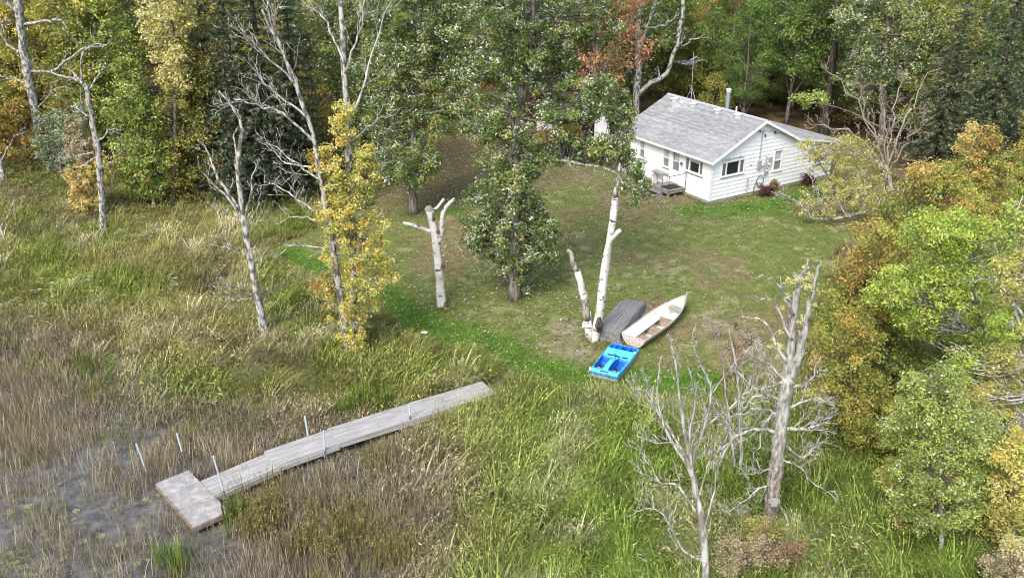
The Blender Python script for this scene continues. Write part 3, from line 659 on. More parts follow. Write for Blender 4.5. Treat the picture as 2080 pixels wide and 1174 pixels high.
for vx, vy, vz in ((3.53, 7.07, 4.15), (3.54, 5.35, 4.16), (3.57, 3.23, 4.17), (3.64, 1.6, 4.2)):
    vx -= .35; vz = 2.55 + .475 * (vx + .35) + .05
    mb = MB(); mb.hexa([(vx - .13, vy - .13, vz - .10), (vx + .13, vy - .13, vz + .02), (vx + .13, vy + .13, vz + .02), (vx - .13, vy + .13, vz - .10)], [(vx - .13, vy - .13, vz + .10), (vx + .13, vy - .13, vz + .13), (vx + .13, vy + .13, vz + .13), (vx - .13, vy + .13, vz + .10)])
    mb.hexa([(vx - .21, vy - .19, vz + .10), (vx + .19, vy - .19, vz + .15), (vx + .19, vy + .19, vz + .15), (vx - .21, vy + .19, vz + .10)], [(vx - .21, vy - .19, vz + .145), (vx + .19, vy - .19, vz + .195), (vx + .19, vy + .19, vz + .195), (vx - .21, vy + .19, vz + .145)])
    mb.build('roof_vent', VW, house)
FLUE = M('flue_metal', (.36, .42, .46), .35, .55, col2=(.45, .50, .53), nscale=2)
mb = MB(); mb.tube([(4.2, 3.46, 4.05), (4.2, 3.46, 5.38)], .125, 16); fl = mb.build('flue', FLUE, house)
mb = MB(); mb.tube([(4.2, 3.46, 5.36), (4.2, 3.46, 5.42)], .14, 16); mb.tube([(4.2, 3.46, 5.46), (4.2, 3.46, 5.52)], .165, 16); mb.tube([(4.2, 3.46, 5.40), (4.2, 3.46, 5.48)], .05, 8); mb.build('flue_cap', M('cap_white', (.7, .7, .69), .4), fl)
mb = MB(); mb.tube([(4.2, 3.46, 4.0), (4.2, 3.46, 4.32)], [.30, .13], 12); mb.build('flashing', METAL, fl)
mb = MB(); mb.tube([(4.05, 2.53, 4.1), (4.05, 2.53, 4.66)], .05, 10); mb.build('vent_pipe', VW, house)
# services on the gable wall
EG = M('meter_grey', (.33, .35, .36), .5)
mb = MB(); mb.tube([GB(3.70, 1.9, .06), GB(3.70, 3.72, .06), GB(3.72, 3.80, .10), GB(3.78, 3.78, .16)], .032, 8); cd = mb.build('conduit', EG, house)
for a0, a1, b0, b1 in ((3.55, 3.86, 1.48, 1.98), (4.46, 4.72, 1.78, 2.08), (4.20, 4.46, 1.02, 1.46)):
    mb = MB(); pbox(mb, GB, a0, a1, b0, b1, .03, .15); mb.build('meter_box', EG, house, bevel=.015)
for a_, b_, r_ in ((3.93, 1.72, .10), (4.52, 1.66, .10), (4.32, 1.30, .08)):
    mb = MB(); mb.tube([GB(a_, b_, .05), GB(a_, b_, .20)], r_, 12); mb.build('meter', M('meter_glass', (.5, .52, .53), .2), house)
mb = MB(); mb.tube([GB(4.28, 1.45, .07), GB(4.28, 2.14, .07)], .04, 8); mb.tube([GB(3.86, 1.66, .07), GB(4.3, 1.62, .07), GB(4.5, 1.72, .07)], .025, 6); mb.build('conduit', EG, house)
DK = MATS['dark_metal']
for a_, b_ in ((3.86, 3.50), (3.36, 3.84), (4.66, 3.58)):
    mb = MB(); mb.tube([GB(a_, b_ + .05, .03), GB(a_, b_ + .03, .14)], .02, 6); mb.tube([GB(a_, b_ + .05, .14), GB(a_, b_ - .08, .18)], [.025, .06], 8); mb.build('flood_light', DK, house)
mb = MB(); mb.tube([GB(3.78, 3.78, .16), GB(4.3, 3.70, .14), GB(4.62, 3.62, .1), GB(5.6, 3.30, .06)], .010, 5); mb.build('service_wire', DK, house)
mb = MB(); mb.tube([GB(2.88, -.1, .10), GB(2.88, 1.02, .08)], .022, 6); mb.tube([GB(2.88, 1.0, .03), GB(2.88, 1.0, .13)], .045, 6); mb.build('standpipe', EG, house)
mb = MB(); pbox(mb, GB, 2.95, 3.12, 1.80, 1.84, .03, .06); mb.build('house_number_plate', EG, house)
a_ = np.linspace(-.5, 1.75, 22) * math.pi
mb = MB(); mb.tube([GB(3.42, -.05, .16), GB(3.45, .35, .12), GB(3.55, .65, .10)] + [GB(3.93 + .30 * math.cos(t_), .72 + .30 * math.sin(t_), .07 + .02 * (k_ % 2)) for k_, t_ in enumerate(a_[::-1])], .02, 6)
hs = mb.build('garden_hose', M('hose_dark', (.05, .06, .045), .5)); hs.matrix_world = HM; tag(hs, 'dark garden hose hanging in a loop on the white gable wall', 'hose')

# antenna on the ridge
AB = HM @ Vector((3.62, 6.05, 4.42))
an = thing('tv_antenna', 'thin metal television antenna on a tripod mast on the roof ridge', 'antenna', AB, HA)
AL = M('aluminium', (.62, .63, .63), .4, .6)
mb = MB(); mb.tube([(0, 0, .0), (.02, .15, 3.0)], .016, 6); mb.build('mast', AL, an)
for dx_, dy_, dz_ in ((-.0, -.42, .03), (-.0, .42, .03), (.40, 0, -.20)):
    mb = MB(); mb.tube([(dx_, dy_, dz_), (0, .05, .85)], .011, 5); mb.build('tripod_leg', AL, an)
mb = MB(); mb.tube([(0, -.2, .45), (0, .24, .45)], .012, 5); mb.build('tripod_brace', AL, an)
mb = MB(); mb.tube([(-.9, .1, 2.32), (.9, .18, 2.42)], .012, 6); bo = mb.build('boom', AL, an)
for k_ in range(9):
    s_ = -.85 + k_ * .21; ln = 1.0 - .085 * k_ if k_ < 5 else .34
    mb = MB(); mb.tube([(s_, .14 - ln * .62, 2.37 + s_ * .05), (s_, .14 + ln, 2.39 + s_ * .05)], .006, 4); mb.build('element', AL, bo)
for k_ in range(4):
    mb = MB(); mb.tube([(.02, -.22, 1.95 + k_ * .13), (.02, .42, 1.95 + k_ * .13)], .005, 4); mb.build('element', AL, bo)
mb = MB(); mb.tube([(-.25, .1, 2.5), (.3, .12, 2.68)], .03, 8); mb.build('amplifier', AL, an)

# stoop and railing, bench, tub
STOOPW = M('stoop_wood', (.17, .155, .135), .9, col2=(.31, .29, .26), nscale=4, stretch=(1, 6, 6))
st = thing('wooden_stoop', 'weathered wooden stoop with thin handrail in front of the cottage door', 'stoop', HM @ Vector((-.7, 2.7, -.12)), HA)
def lb(mb, x0, x1, y0, y1, z0, z1): return mb.box(x0 + .7, x1 + .7, y0 - 2.7, y1 - 2.7, z0 + .12, z1 + .12)
for k_ in range(8):
    mb = MB(); lb(mb, -1.38 + k_ * .165, -1.38 + k_ * .165 + .155, 2.0, 3.45, .36, .40); mb.build('deck_board', STOOPW, st)
for x0, y0 in ((-1.36, 2.02), (-1.36, 3.34), (-.12, 2.02), (-.12, 3.34)):
    mb = MB(); lb(mb, x0, x0 + .1, y0, y0 + .1, -.3, .36); mb.build('post', STOOPW, st)
mb = MB(); lb(mb, -1.33, -.08, 2.03, 2.07, .18, .35); lb(mb, -1.35, -1.31, 2.1, 3.4, .18, .35); mb.build('skirt_board', STOOPW, st)
mb = MB(); lb(mb, -1.2, -.2, 2.2, 2.95, .40, .415); mb.build('door_mat', M('mat_dark', (.035, .032, .03), .95), st)
for k_, (z_, x_) in enumerate(((.16, -1.70), (-.02, -2.0))):
    mb = MB(); lb(mb, x_, x_ + .3, 2.5, 3.6, z_, z_ + .045); mb.build('step', STOOPW, st)
mb = MB(); lb(mb, -2.0, -1.38, 2.5, 2.56, -.28, .14); lb(mb, -2.0, -1.38, 3.52, 3.58, -.28, .14); mb.build('stringer', STOOPW, st)
RAIL = M('rail_rust', (.09, .07, .06), .7)
o_ = np.array([.7, -2.7, .12])
mb = MB()
for x_, y_ in ((-1.36, 2.03), (-.05, 2.03), (-1.36, 2.6)): mb.tube([np.array([x_, y_, .2]) + o_, np.array([x_, y_, 1.27]) + o_], .018, 6)
mb.tube([np.array([-.05, 2.03, 1.27]) + o_, np.array([-1.36, 2.03, 1.27]) + o_, np.array([-1.36, 2.6, 1.27]) + o_], .018, 6); mb.build('handrail', RAIL, st)
bn = thing('bench', 'narrow grey wooden bench standing against the cottage front under the window', 'bench', HM @ Vector((-.28, 4.1, -.12)), HA)
mb = MB(); mb.box(-.22, .22, -.55, .55, .95, .99); mb.build('bench_top', WOODGREY, bn)
for y_ in (-.5, .42):
    mb = MB(); mb.box(-.18, .18, y_, y_ + .06, -.02, .95); mb.build('leg', WHITE, bn)
mb = MB(); n_ = 20; a_ = np.linspace(0, 2 * math.pi, n_, endpoint=False)
rings = [(.40, .0), (.46, .42), (.48, .44), (.44, .44), (.36, .06)]; V = [(r_ * math.cos(t_) * .75, r_ * math.sin(t_) * 1.2, z_) for r_, z_ in rings for t_ in a_] + [(0, 0, .06)]
F_ = [(k * n_ + i, k * n_ + (i + 1) % n_, (k + 1) * n_ + (i + 1) % n_, (k + 1) * n_ + i) for k in range(4) for i in range(n_)] + [(4 * n_ + i, 4 * n_ + (i + 1) % n_, 5 * n_) for i in range(n_)] + [tuple(range(n_))[::-1]]
mb.add(V, F_); tb = mb.build('wash_tub', M('tub_white', (.7, .7, .69), .4), smooth=True, loc=HM @ Vector((-.5, 6.9, -.1)), rot=(0, 0, HA)); tag(tb, 'white oval tub standing by the far front corner of the cottage', 'tub')

# ------------------------------------------------------------------ shed behind the oak and a neighbour beyond the trees
sp_ = G(1238, 284); sh = thing('white_shed', 'white walled shed with dark roof half hidden behind the oak', 'shed', sp_, math.radians(14))
def shed(root, w_, d_, h_, rise, wallm, roofm, open_=None):
    mb = MB(); mb.prism([(-w_, 0, -.1), (0, 0, -.1), (0, 0, h_), (-w_ / 2, 0, h_ + rise), (-w_, 0, h_)], (0, d_, 0)); mb.build('wall', wallm, root)
    for s_ in (0, 1):
        x0, x1 = ((-w_ - .3, -w_ / 2) if s_ == 0 else (.3, -w_ / 2)); zz = h_ - .3 * rise / (w_ / 2)
        mb = MB(); mb.hexa([(x0, -.35, zz), (x1, -.35, h_ + rise), (x1, d_ + .3, h_ + rise), (x0, d_ + .3, zz)], [(x0, -.35, zz + .1), (x1, -.35, h_ + rise + .1), (x1, d_ + .3, h_ + rise + .1), (x0, d_ + .3, zz + .1)]); mb.build('roof', roofm, root)
shed(sh, 4.4, 4.0, 1.95, .75, WHITE, M('shed_roof', (.05, .042, .038), .9, col2=(.08, .07, .06), nscale=5))
mb = MB(); mb.box(-3.9, -1.2, -.03, .02, 0, 1.75); mb.build('doorway', M('dark_inside', (.012, .011, .010), .9), sh)
for q in ((-4.0, -3.9, 0, 1.85), (-1.2, -1.1, 0, 1.85), (-3.9, -1.2, 1.75, 1.85)):
    mb = MB(); mb.box(q[0], q[1], -.06, .0, q[2], q[3]); mb.build('door_trim', WHITE, sh)
mb = MB()
for q in ((.9, 1.7, .9, .98), (.9, 1.7, 1.6, 1.68), (.9, .98, .98, 1.6), (1.62, 1.7, .98, 1.6)): mb.box(-.02, .05, q[0], q[1], q[2], q[3])
w_ = mb.build('window', WHITE, sh); mb = MB(); mb.box(-.01, .015, .98, 1.62, .98, 1.6); mb.build('pane', SASHG, w_)
npos = U(1815, 150, 1.0); npos[2] = tz(npos[0], npos[1])
nb = thing('neighbour_cabin', 'pale roofed cabin glimpsed through the trees beyond the cottage', 'cabin', npos, math.radians(-20))
shed(nb, 7, 6, 2.6, 1.6, M('cabin_wall', (.6, .6, .58), .7), M('cabin_roof', (.55, .55, .54), .7))

# ------------------------------------------------------------------ dock
DECK = M('deck_plywood', (.27, .265, .25), .85, col2=(.40, .39, .37), nscale=2.2, stretch=(.5, 3.0, 1), bump=.10, detail=9)
def plat_mat():
    m = bpy.data.materials.new('deck_peeling'); m.use_nodes = True; n = m.node_tree.nodes; l = m.node_tree.links
    b = n['Principled BSDF']; b.inputs['Roughness'].default_value = .85
    tc = n.new('ShaderNodeTexCoord'); nz = n.new('ShaderNodeTexNoise'); nz.inputs['Scale'].default_value = 2.6; nz.inputs['Detail'].default_value = 9; nz.inputs['Roughness'].default_value = .72; l.new(tc.outputs['Object'], nz.inputs['Vector'])
    r = n.new('ShaderNodeValToRGB'); e = r.color_ramp.elements; e[0].position = .40; e[0].color = (.25, .245, .235, 1); e[1].position = .66; e[1].color = (.46, .44, .41, 1)
    q = r.color_ramp.elements.new(.52); q.color = (.32, .31, .295, 1); q = r.color_ramp.elements.new(.56); q.color = (.40, .365, .33, 1)
    l.new(nz.outputs[0], r.inputs[0]); l.new(r.outputs[0], b.inputs['Base Color']); return m
PLAT = plat_mat(); EDGE = M('edge_rust_wood', (.19, .13, .09), .9, col2=(.30, .25, .20), nscale=5); BEAM = M('beam_grey', (.46, .455, .44), .85, col2=(.34, .33, .31), nscale=4, stretch=(.5, 4, 4))
def dock_section(name, label, c0, c1, w_, z0, z1, mat, seams, zlift=(0, 0), beam=True, gapside=0):
    c0 = np.array([*c0[:2], z0]); c1 = np.array([*c1[:2], z1]); d_ = c1 - c0; L = np.linalg.norm(d_[:2]); a_ = math.atan2(d_[1], d_[0])
    root = thing(name, label, 'dock', tuple(c0), a_); sl = (z1 - z0) / L
    ed = [0] + seams + [L]
    for k_ in range(len(ed) - 1):
        x0, x1 = ed[k_] + .004, ed[k_ + 1] - .004; wob = .012 * ((k_ * 7) % 3 - 1)
        mb = MB(); zt = lambda x_, yy: x_ * sl + zlift[0] * (1 - x_ / L) * (yy > 0) + zlift[1] * (x_ / L) * (yy < 0) + .006 * k_
        tp = [(x0, -w_ / 2 + wob, zt(x0, -1)), (x1, -w_ / 2 + wob, zt(x1, -1)), (x1, w_ / 2 + wob, zt(x1, 1)), (x0, w_ / 2 + wob, zt(x0, 1))]
        mb.hexa([(p_[0], p_[1], p_[2] - .028) for p_ in tp], tp); mb.build('deck_sheet', mat, root)
    for s_ in (-1, 1):
        y0 = s_ * (w_ / 2 - .03) - (.025 if s_ > 0 else -.0) + (gapside * .10 if s_ < 0 else 0) ; y0 = y0 if s_ > 0 else -w_ / 2 - gapside * .06
        mb = MB(); mb.hexa([(0, y0, -.20), (L, y0, L * sl - .20), (L, y0 + .05, L * sl - .20), (0, y0 + .05, -.20)], [(0, y0, -.035), (L, y0, L * sl - .035), (L, y0 + .05, L * sl - .035), (0, y0 + .05, -.035)]); mb.build('side_beam', BEAM, root)
    for x_ in (.0, L - .05):
        mb = MB(); mb.box(x_, x_ + .05, -w_ / 2 + .02, w_ / 2 - .02, x_ * sl - .19, x_ * sl - .04); mb.build('end_beam', BEAM, root)
    return root, L, a_
def mid(p, q, z_): return (U(*p, z_) + U(*q, z_)) / 2
def wid(p, q, z_, a_):
    d_ = U(*p, z_) - U(*q, z_); return abs(-math.sin(a_) * d_[0] + math.cos(a_) * d_[1])
zA, zB = .34, .44
s1 = (mid((405, 978), (434, 1006), zA), mid((540, 920), (568, 945), zB)); aw = math.atan2(*(s1[1] - s1[0])[[1, 0]])
rA, LA, aA = dock_section('dock_section', 'outermost walkway section of the dock, meeting the end platform, one edge lifted', s1[0], s1[1], 1.0, zA, zB - .03, DECK, [], zlift=(.0, .0), gapside=1)
s2 = (mid((534, 919), (562, 947), zB), mid((662, 876), (690, 900), zB + .02))
rB, LB, aB = dock_section('dock_section', 'middle walkway section of the dock between the lifted sheet and shore ramp', s2[0], s2[1], 1.02, zB + .03, zB + .05, DECK, [], gapside=1)
s3 = (mid((661, 874), (690, 901), zB + .04), mid((980, 781), (1006, 797), .46))
L3 = np.linalg.norm((s3[1] - s3[0])[:2])
rC, LC, aC = dock_section('dock_section', 'longest walkway section of the dock, running up onto the grassy bank', s3[0], s3[1], 1.06, zB + .09, .50, DECK, [L3 * .26, L3 * .50, L3 * .70])
PZ = .36
P_ = [U(u, v, PZ) for u, v in ((394, 1071.5), (463, 1037), (379, 954), (322, 982))]
ca = (P_[0] + P_[1]) / 2; cb = (P_[2] + P_[3]) / 2
rP, LP, aP = dock_section('dock_platform', 'peeling grey and tan dock end platform standing over the marsh water', ca, cb, 1.06, PZ, PZ, PLAT, [LP_ for LP_ in (1.02, 1.9)])
mb = MB(); mb.box(-.03, -.002, -.53, .53, -.16, -.03); mb.build('edge_board', EDGE, rP)
mb = MB(); mb.box(.0, LP, .532, .56, -.16, -.03); mb.build('edge_board', EDGE, rP)
POLE = M('pole_galvanised', (.55, .66, .74), .35, .3, col2=(.62, .70, .75), nscale=3); RUSTP = M('pole_dark', (.13, .12, .11), .7)
def pole(u0, v0, u1, v1, zb, label, rustlen=.4):
    a_ = U(u0, v0, zb); b_ = UD(u1, v1, a_[1] + .02); d_ = (b_ - a_) / np.linalg.norm(b_ - a_); L = np.linalg.norm(b_ - a_)
    root = thing('dock_pole', label, 'pole', tuple(a_)); a0 = -d_ * .6
    mb = MB(); mb.tube([a0, d_ * rustlen * L], .026, 8); mb.build('lower_pipe', RUSTP, root)
    mb = MB(); mb.tube([d_ * rustlen * L, d_ * L], .030, 8); mb.build('upper_pipe', POLE, root)
pole(301, 967, 277, 901, .05, 'galvanised pole standing alone in the reeds left of the dock platform', .15)
pole(380, 951, 359, 880, .30, 'galvanised pole at the rear corner of the dock platform', .5)
pole(464, 1030, 433, 926, .30, 'galvanised pole in front of the outermost walkway section by the platform', .35)
pole(626, 888, 619, 845, .40, 'short galvanised pole on the far side of the middle walkway section', .1)
pole(660, 918, 657, 874, .40, 'short thin pole on the near side of the middle walkway section', .1)
pole(833, 858, 832, 822, .40, 'thin short pole beside the long walkway on the bank', .4)

# ------------------------------------------------------------------ boats
def loft(sec, closed_ends=True):
    V = [p for s_ in sec for p in s_]; m_ = len(sec[0]); F_ = [(k * m_ + i, k * m_ + i + 1, (k + 1) * m_ + i + 1, (k + 1) * m_ + i) for k in range(len(sec) - 1) for i in range(m_ - 1)]
    return V, F_
HULLW = M('hull_white_worn', (.62, .61, .58), .6, col2=(.34, .33, .31), nscale=5, lo=.50, hi=.72, stretch=(1, 1, 2)); INW = M('hull_inside_cream', (.70, .66, .57), .6, col2=(.78, .76, .70), nscale=2)
stern = U(1287, 677, .86); bow = U(1395, 592, 1.12); ba = math.atan2(bow[1] - stern[1], bow[0] - stern[0]); BL = float(np.hypot(bow[1] - stern[1], bow[0] - stern[0]))
gz = tz((stern[0] + bow[0]) / 2, (stern[1] + bow[1]) / 2)
rbt = thing('rowboat', 'white wooden rowboat with bench seats lying upright on the lawn', 'boat', (stern[0], stern[1], gz - .02), ba)
def rb_section(t_, inset=0):
    x_ = BL * t_; hb = .60 * (1 - max(0, (t_ - .40) / .60) ** 2.3) * (.92 + .08 * min(1, t_ / .4)) - inset; hb = max(hb, .012)
    sheer = .46 + .26 * max(0, t_ - .3) ** 1.6 / .7 ** 1.6; keel = .02 + .30 * max(0, t_ - .72) ** 2 / .28 ** 2 * .8 + inset
    out = []
    for q in np.linspace(-1, 1, 13):
        aq = abs(q); yy = hb * math.copysign(min(1, aq ** .62), q) * (.80 + .20 * aq ** 1.2); zz = keel + (sheer - keel) * aq ** 3.0
        out.append((x_ - (inset if t_ > .98 else 0), yy, zz))
    return out
ts = [0, .08, .16, .25, .34, .43, .52, .61, .7, .78, .85, .91, .96, 1.0]
V, F_ = loft([rb_section(t_) for t_ in ts]); mb = MB(); mb.add(V, F_); mb.add(rb_section(0), [tuple(range(13))]); mb.build('hull', HULLW, rbt, smooth=False)
V, F_ = loft([rb_section(t_, .03) for t_ in ts]); mb = MB(); mb.add(V, [f[::-1] for f in F_]); mb.add([(p[0] + .03, p[1], p[2]) for p in rb_section(0, .03)], [tuple(range(13))[::-1]]); mb.build('hull_inside', INW, rbt)
RIM = M('gunwale_grey', (.50, .49, .46), .7, col2=(.36, .34, .31), nscale=6)
for s_ in (0, 12):
    mb = MB(); mb.tube([(np.array(rb_section(t_)[s_]) + np.array([0, 0, .005])) for t_ in ts], .026, 6); mb.build('gunwale', RIM, rbt, smooth=True)
sec0 = rb_section(0); mb = MB(); mb.add([(-.015, p[1] * 1.01, p[2]) for p in sec0] + [(.045, p[1] * 1.01, p[2]) for p in sec0], [tuple(range(13))[::-1], tuple(range(13, 26))] + [(i, i + 1, 13 + i + 1, 13 + i) for i in range(12)] + [(12, 0, 13, 25)]); mb.build('transom', M('transom_worn', (.56, .53, .49), .8, col2=(.33, .28, .24), nscale=7, lo=.45, hi=.62, stretch=(1, 3, 3)), rbt)
BRW = M('seat_brown', (.26, .17, .11), .8, col2=(.38, .29, .22), nscale=5, stretch=(6, 1, 1))
def thwart(t_, w_, mat, z_=.36):
    b0 = abs(np.interp(0, [0], [0])); hb0 = rb_section(t_)[-2][1] * .98; hb1 = rb_section(t_ + w_ / BL)[-2][1] * .98
    mb = MB(); mb.hexa([(BL * t_, -hb0, z_ - .035), (BL * t_ + w_, -hb1, z_ - .035), (BL * t_ + w_, hb1, z_ - .035), (BL * t_, hb0, z_ - .035)], [(BL * t_, -hb0, z_), (BL * t_ + w_, -hb1, z_), (BL * t_ + w_, hb1, z_), (BL * t_, hb0, z_)])
    s_ = mb.build('seat', mat, rbt); mb = MB(); mb.box(BL * t_ + .02, BL * t_ + .05, -hb0 * .75, hb0 * .75, .08, z_ - .036); mb.build('seat_riser', mat, s_)
thwart(.07, .30, BRW, .33); thwart(.29, .26, BRW, .33); thwart(.50, .28, BRW); thwart(.77, .26, WOODGREY, .44)
mb = MB(); mb.tube([(BL - .03, 0, .72), (BL + .06, 0, .80), (BL + .30, -.10, .76)], [.035, .03, .025], 6); mb.build('bow_stem', RIM, rbt)
bd = thing('white_board', 'loose white board lying over the rear seats inside the rowboat', 'board', (stern[0], stern[1], gz + .36), ba)
mb = MB(); mb.prism([(.10, -.02, 0), (BL * .50, .02, .03), (BL * .58, .25, .03), (BL * .49, .50, .03), (BL * .30, .52, .015), (.10, .50, 0)], (0, 0, .015)); mb.build('sheet', M('board_white', (.80, .80, .79), .45), bd)
mb = MB(); mb.prism([(BL * .60, -.38, .0), (BL * .74, -.30, .03), (BL * .74, .0, .03), (BL * .62, .06, .0)], (0, 0, .015)); mb.build('sheet', MATS['board_white'], bd, loc=(0, 0, -.12))
# overturned boat
JM = M('boat_grey_weathered', (.13, .13, .125), .75, col2=(.24, .24, .235), nscale=1.6, stretch=(.6, 4, 4), detail=8)
ja0 = U(1231, 676, .65); ja1 = U(1289, 603, .80); ja = math.atan2(ja1[1] - ja0[1], ja1[0] - ja0[0]); JL = float(np.hypot(*(ja1 - ja0)[:2])) + .15
jb = thing('overturned_boat', 'weathered grey flat bottomed boat lying upside down beside the rowboat', 'boat', (ja0[0], ja0[1], gz - .02), ja)
def jsec(t_):
    x_ = JL * t_; hw = .66 * (1 - .16 * max(0, (t_ - .55) / .45) ** 2); bw = .50 * (1 - .14 * max(0, (t_ - .55) / .45) ** 2)
    h_ = .48 - .16 * max(0, (t_ - .72) / .28) ** 1.6
    return [(x_, -hw, .02), (x_, -hw * .97, .10), (x_, -bw * 1.12, h_ * .80), (x_, -bw * 1.02, h_ * .96), (x_, -bw * .8, h_), (x_, 0, h_ + .012), (x_, bw * .8, h_), (x_, bw * 1.02, h_ * .96), (x_, bw * 1.12, h_ * .80), (x_, hw * .97, .10), (x_, hw, .02)]
ts = [0, .1, .25, .4, .55, .7, .8, .88, .95, 1.0]
V, F_ = loft([jsec(t_) for t_ in ts]); mb = MB(); mb.add(V, F_); mb.add(jsec(0), [tuple(range(11))[::-1]])
e1_ = jsec(1.0); mb.add([p for p in e1_] + [(p[0] + .16 * (1 - p[2] / .4), p[1] * .98, p[2] * .35) for p in e1_], [(i, i + 1, 11 + i + 1, 11 + i) for i in range(10)] + [tuple(range(11, 22))]); mb.build('hull', JM, jb)
RIB = M('boat_rib', (.34, .338, .33), .7, col2=(.24, .238, .23), nscale=3, stretch=(.6, 4, 4))
for k_ in range(-3, 4):
    yy = k_ * .125
    mb = MB(); mb.tube([(JL * t_, yy * (1 - .14 * max(0, (t_ - .55) / .45) ** 2), jsec(t_)[5][2] - .002 - abs(yy) * .02) for t_ in ts[:-1]], .027, 5); mb.build('bottom_rib', RIB, jb)
for s_ in (0, 10):
    mb = MB(); mb.tube([np.array(jsec(t_)[s_]) + np.array([0, .015 * (1 if s_ else -1), .01]) for t_ in ts], .024, 6); mb.build('gunwale', M('gunwale_pale', (.40, .40, .37), .7), jb)
# pedal boat
pc_ = [U(u, v, .78) for u, v in ((1198, 738), (1255, 754), (1303.5, 696), (1240, 687))]
f0 = (pc_[0] + pc_[1]) / 2; f1 = (pc_[2] + pc_[3]) / 2; pa = math.atan2(*(f1 - f0)[[1, 0]]); PL_ = float(np.linalg.norm((f1 - f0)[:2])); PW = .5 * (np.linalg.norm(pc_[1] - pc_[0]) + np.linalg.norm(pc_[2] - pc_[3])) * abs(math.cos(0))
pd_ = pc_[1] - pc_[0]; PW = float(abs(-math.sin(pa) * pd_[0] + math.cos(pa) * pd_[1])); pd_ = pc_[2] - pc_[3]; PW = .5 * (PW + float(abs(-math.sin(pa) * pd_[0] + math.cos(pa) * pd_[1])))
pz = tz(f0[0], f0[1])
pb = thing('pedal_boat', 'bright blue plastic pedal boat at the lower edge of the lawn', 'pedal boat', (f0[0], f0[1], pz), pa)
print('PEDAL', PL_, PW, 'ROW', BL, 'JON', JL, 'DOCK', LA, LB, LC, LP)
CY = M('pedal_cyan', (.06, .49, .80), .42, spec=.4, col2=(.12, .60, .88), nscale=5, detail=10); WELL_SHADE = M('pedal_well_shade', (.010, .14, .54), .4, spec=.5)  # deeper blue for the wells: mostly shade painted into the plastic's colour
NX, NY = 66, 48
def dh(s_, t_):                            # deck height; s along boat 0 front..1 rear, t across -1..1
    at_ = abs(t_); h_ = .40
    if .10 < s_ < .55 and .17 < at_ < .88: h_ = .10 if s_ < .46 or at_ < .5 else .18       # foot wells
    if .55 <= s_ < .57 and at_ < .92: h_ = .27
    if .57 <= s_ < .75 and at_ < .92: h_ = .32 + .12 * (s_ - .57) / .18                    # seat, rising to its back
    if .75 <= s_ < .80: h_ = .45 if at_ < .93 else .40
    if .815 < s_ < .965:
        if .12 < at_ < .46 or .53 < at_ < .88 or at_ < .06: h_ = .19
    if at_ <= .17 and .06 < s_ < .57: h_ = .40 + .10 * math.sin(math.pi * min(1, (s_ - .06) / .42)) ** .7 if s_ < .48 else .38
    if at_ > .97 or s_ < .02 or s_ > .985: h_ = .33
    return h_
V = []; HH = []
for i_ in range(NX + 1):
    for j_ in range(NY + 1):
        s_ = i_ / NX; t_ = -1 + 2 * j_ / NY; wsc = (.93 + .07 * min(1, s_ / .5)) * (1 - .03 * max(0, s_ - .7) / .3)
        h_ = dh(s_, t_); HH.append(h_); V.append((s_ * PL_, t_ * PW / 2 * wsc, h_ + .06 * (1 - s_) * 0))
F_ = []; MI = []
for i_ in range(NX):
    for j_ in range(NY):
        q = (i_ * (NY + 1) + j_, (i_ + 1) * (NY + 1) + j_, (i_ + 1) * (NY + 1) + j_ + 1, i_ * (NY + 1) + j_ + 1)
        F_.append(q); MI.append(1 if min(HH[k] for k in q) < .31 else 0)  # recessed cells get the painted-in shade
mb = MB(); mb.add(V, F_); mb.M = MI; dk = mb.build('deck', [CY, WELL_SHADE], pb)
if dk.data.polygons[0].normal.z < 0: dk.data.flip_normals()
mb = MB(); hw = PW / 2
for s_, e_ in ((0, 1),):
    ring = [(0, -hw * .93), (PL_ * .5, -hw), (PL_, -hw * .97), (PL_, hw * .97), (PL_ * .5, hw), (0, hw * .93)]
    lv = [(.985, .34), (1.0, .27), (.99, .24)]; VV = []
    for k_, z_ in lv: VV += [(PL_ / 2 + (p[0] - PL_ / 2) * k_ * 1.006, p[1] * k_ * 1.012, z_) for p in ring]
    mb.add(VV, [(a_ * 6 + i, a_ * 6 + (i + 1) % 6, (a_ + 1) * 6 + (i + 1) % 6, (a_ + 1) * 6 + i) for a_ in range(2) for i in range(6)])
mb.build('rim', M('pedal_rim', (.02, .20, .58), .4), pb)
mb = MB(); VV = []
for k_, z_ in ((.985, .24), (.93, .06), (.86, .0)): VV += [(PL_ / 2 + (p[0] - PL_ / 2) * k_, p[1] * k_, z_) for p in ring]
mb.add(VV, [(a_ * 6 + i, a_ * 6 + (i + 1) % 6, (a_ + 1) * 6 + (i + 1) % 6, (a_ + 1) * 6 + i) for a_ in range(2) for i in range(6)] + [tuple(range(12, 18))]); mb.build('hull', M('pedal_hull_white', (.62, .62, .60), .5, col2=(.45, .44, .40), nscale=3), pb)
BLK = M('pedal_black', (.02, .02, .025), .5)
for t_ in (-.52, .52):
    for k_ in (-1, 1):
        mb = MB(); x_ = PL_ * (.24 + .03 * k_); y_ = hw * (t_ + .12 * k_)
        mb.box(x_ - .06, x_ + .06, y_ - .05, y_ + .05, .22 + .03 * k_, .25 + .03 * k_); mb.tube([(x_, y_, .23), (PL_ * .24, hw * t_, .22)], .014, 6); mb.build('pedal', BLK, pb)
mb = MB(); mb.tube([(PL_ * .24, -hw * .8, .22), (PL_ * .24, hw * .8, .22)], .015, 6); mb.build('crank_axle', METAL, pb)
mb = MB(); mb.tube([(PL_ * .50, 0, .36), (PL_ * .50, 0, .58)], .014, 6); mb.tube([(PL_ * .50, -.06, .58), (PL_ * .50, .06, .58)], .018, 6); mb.build('tiller', BLK, pb)
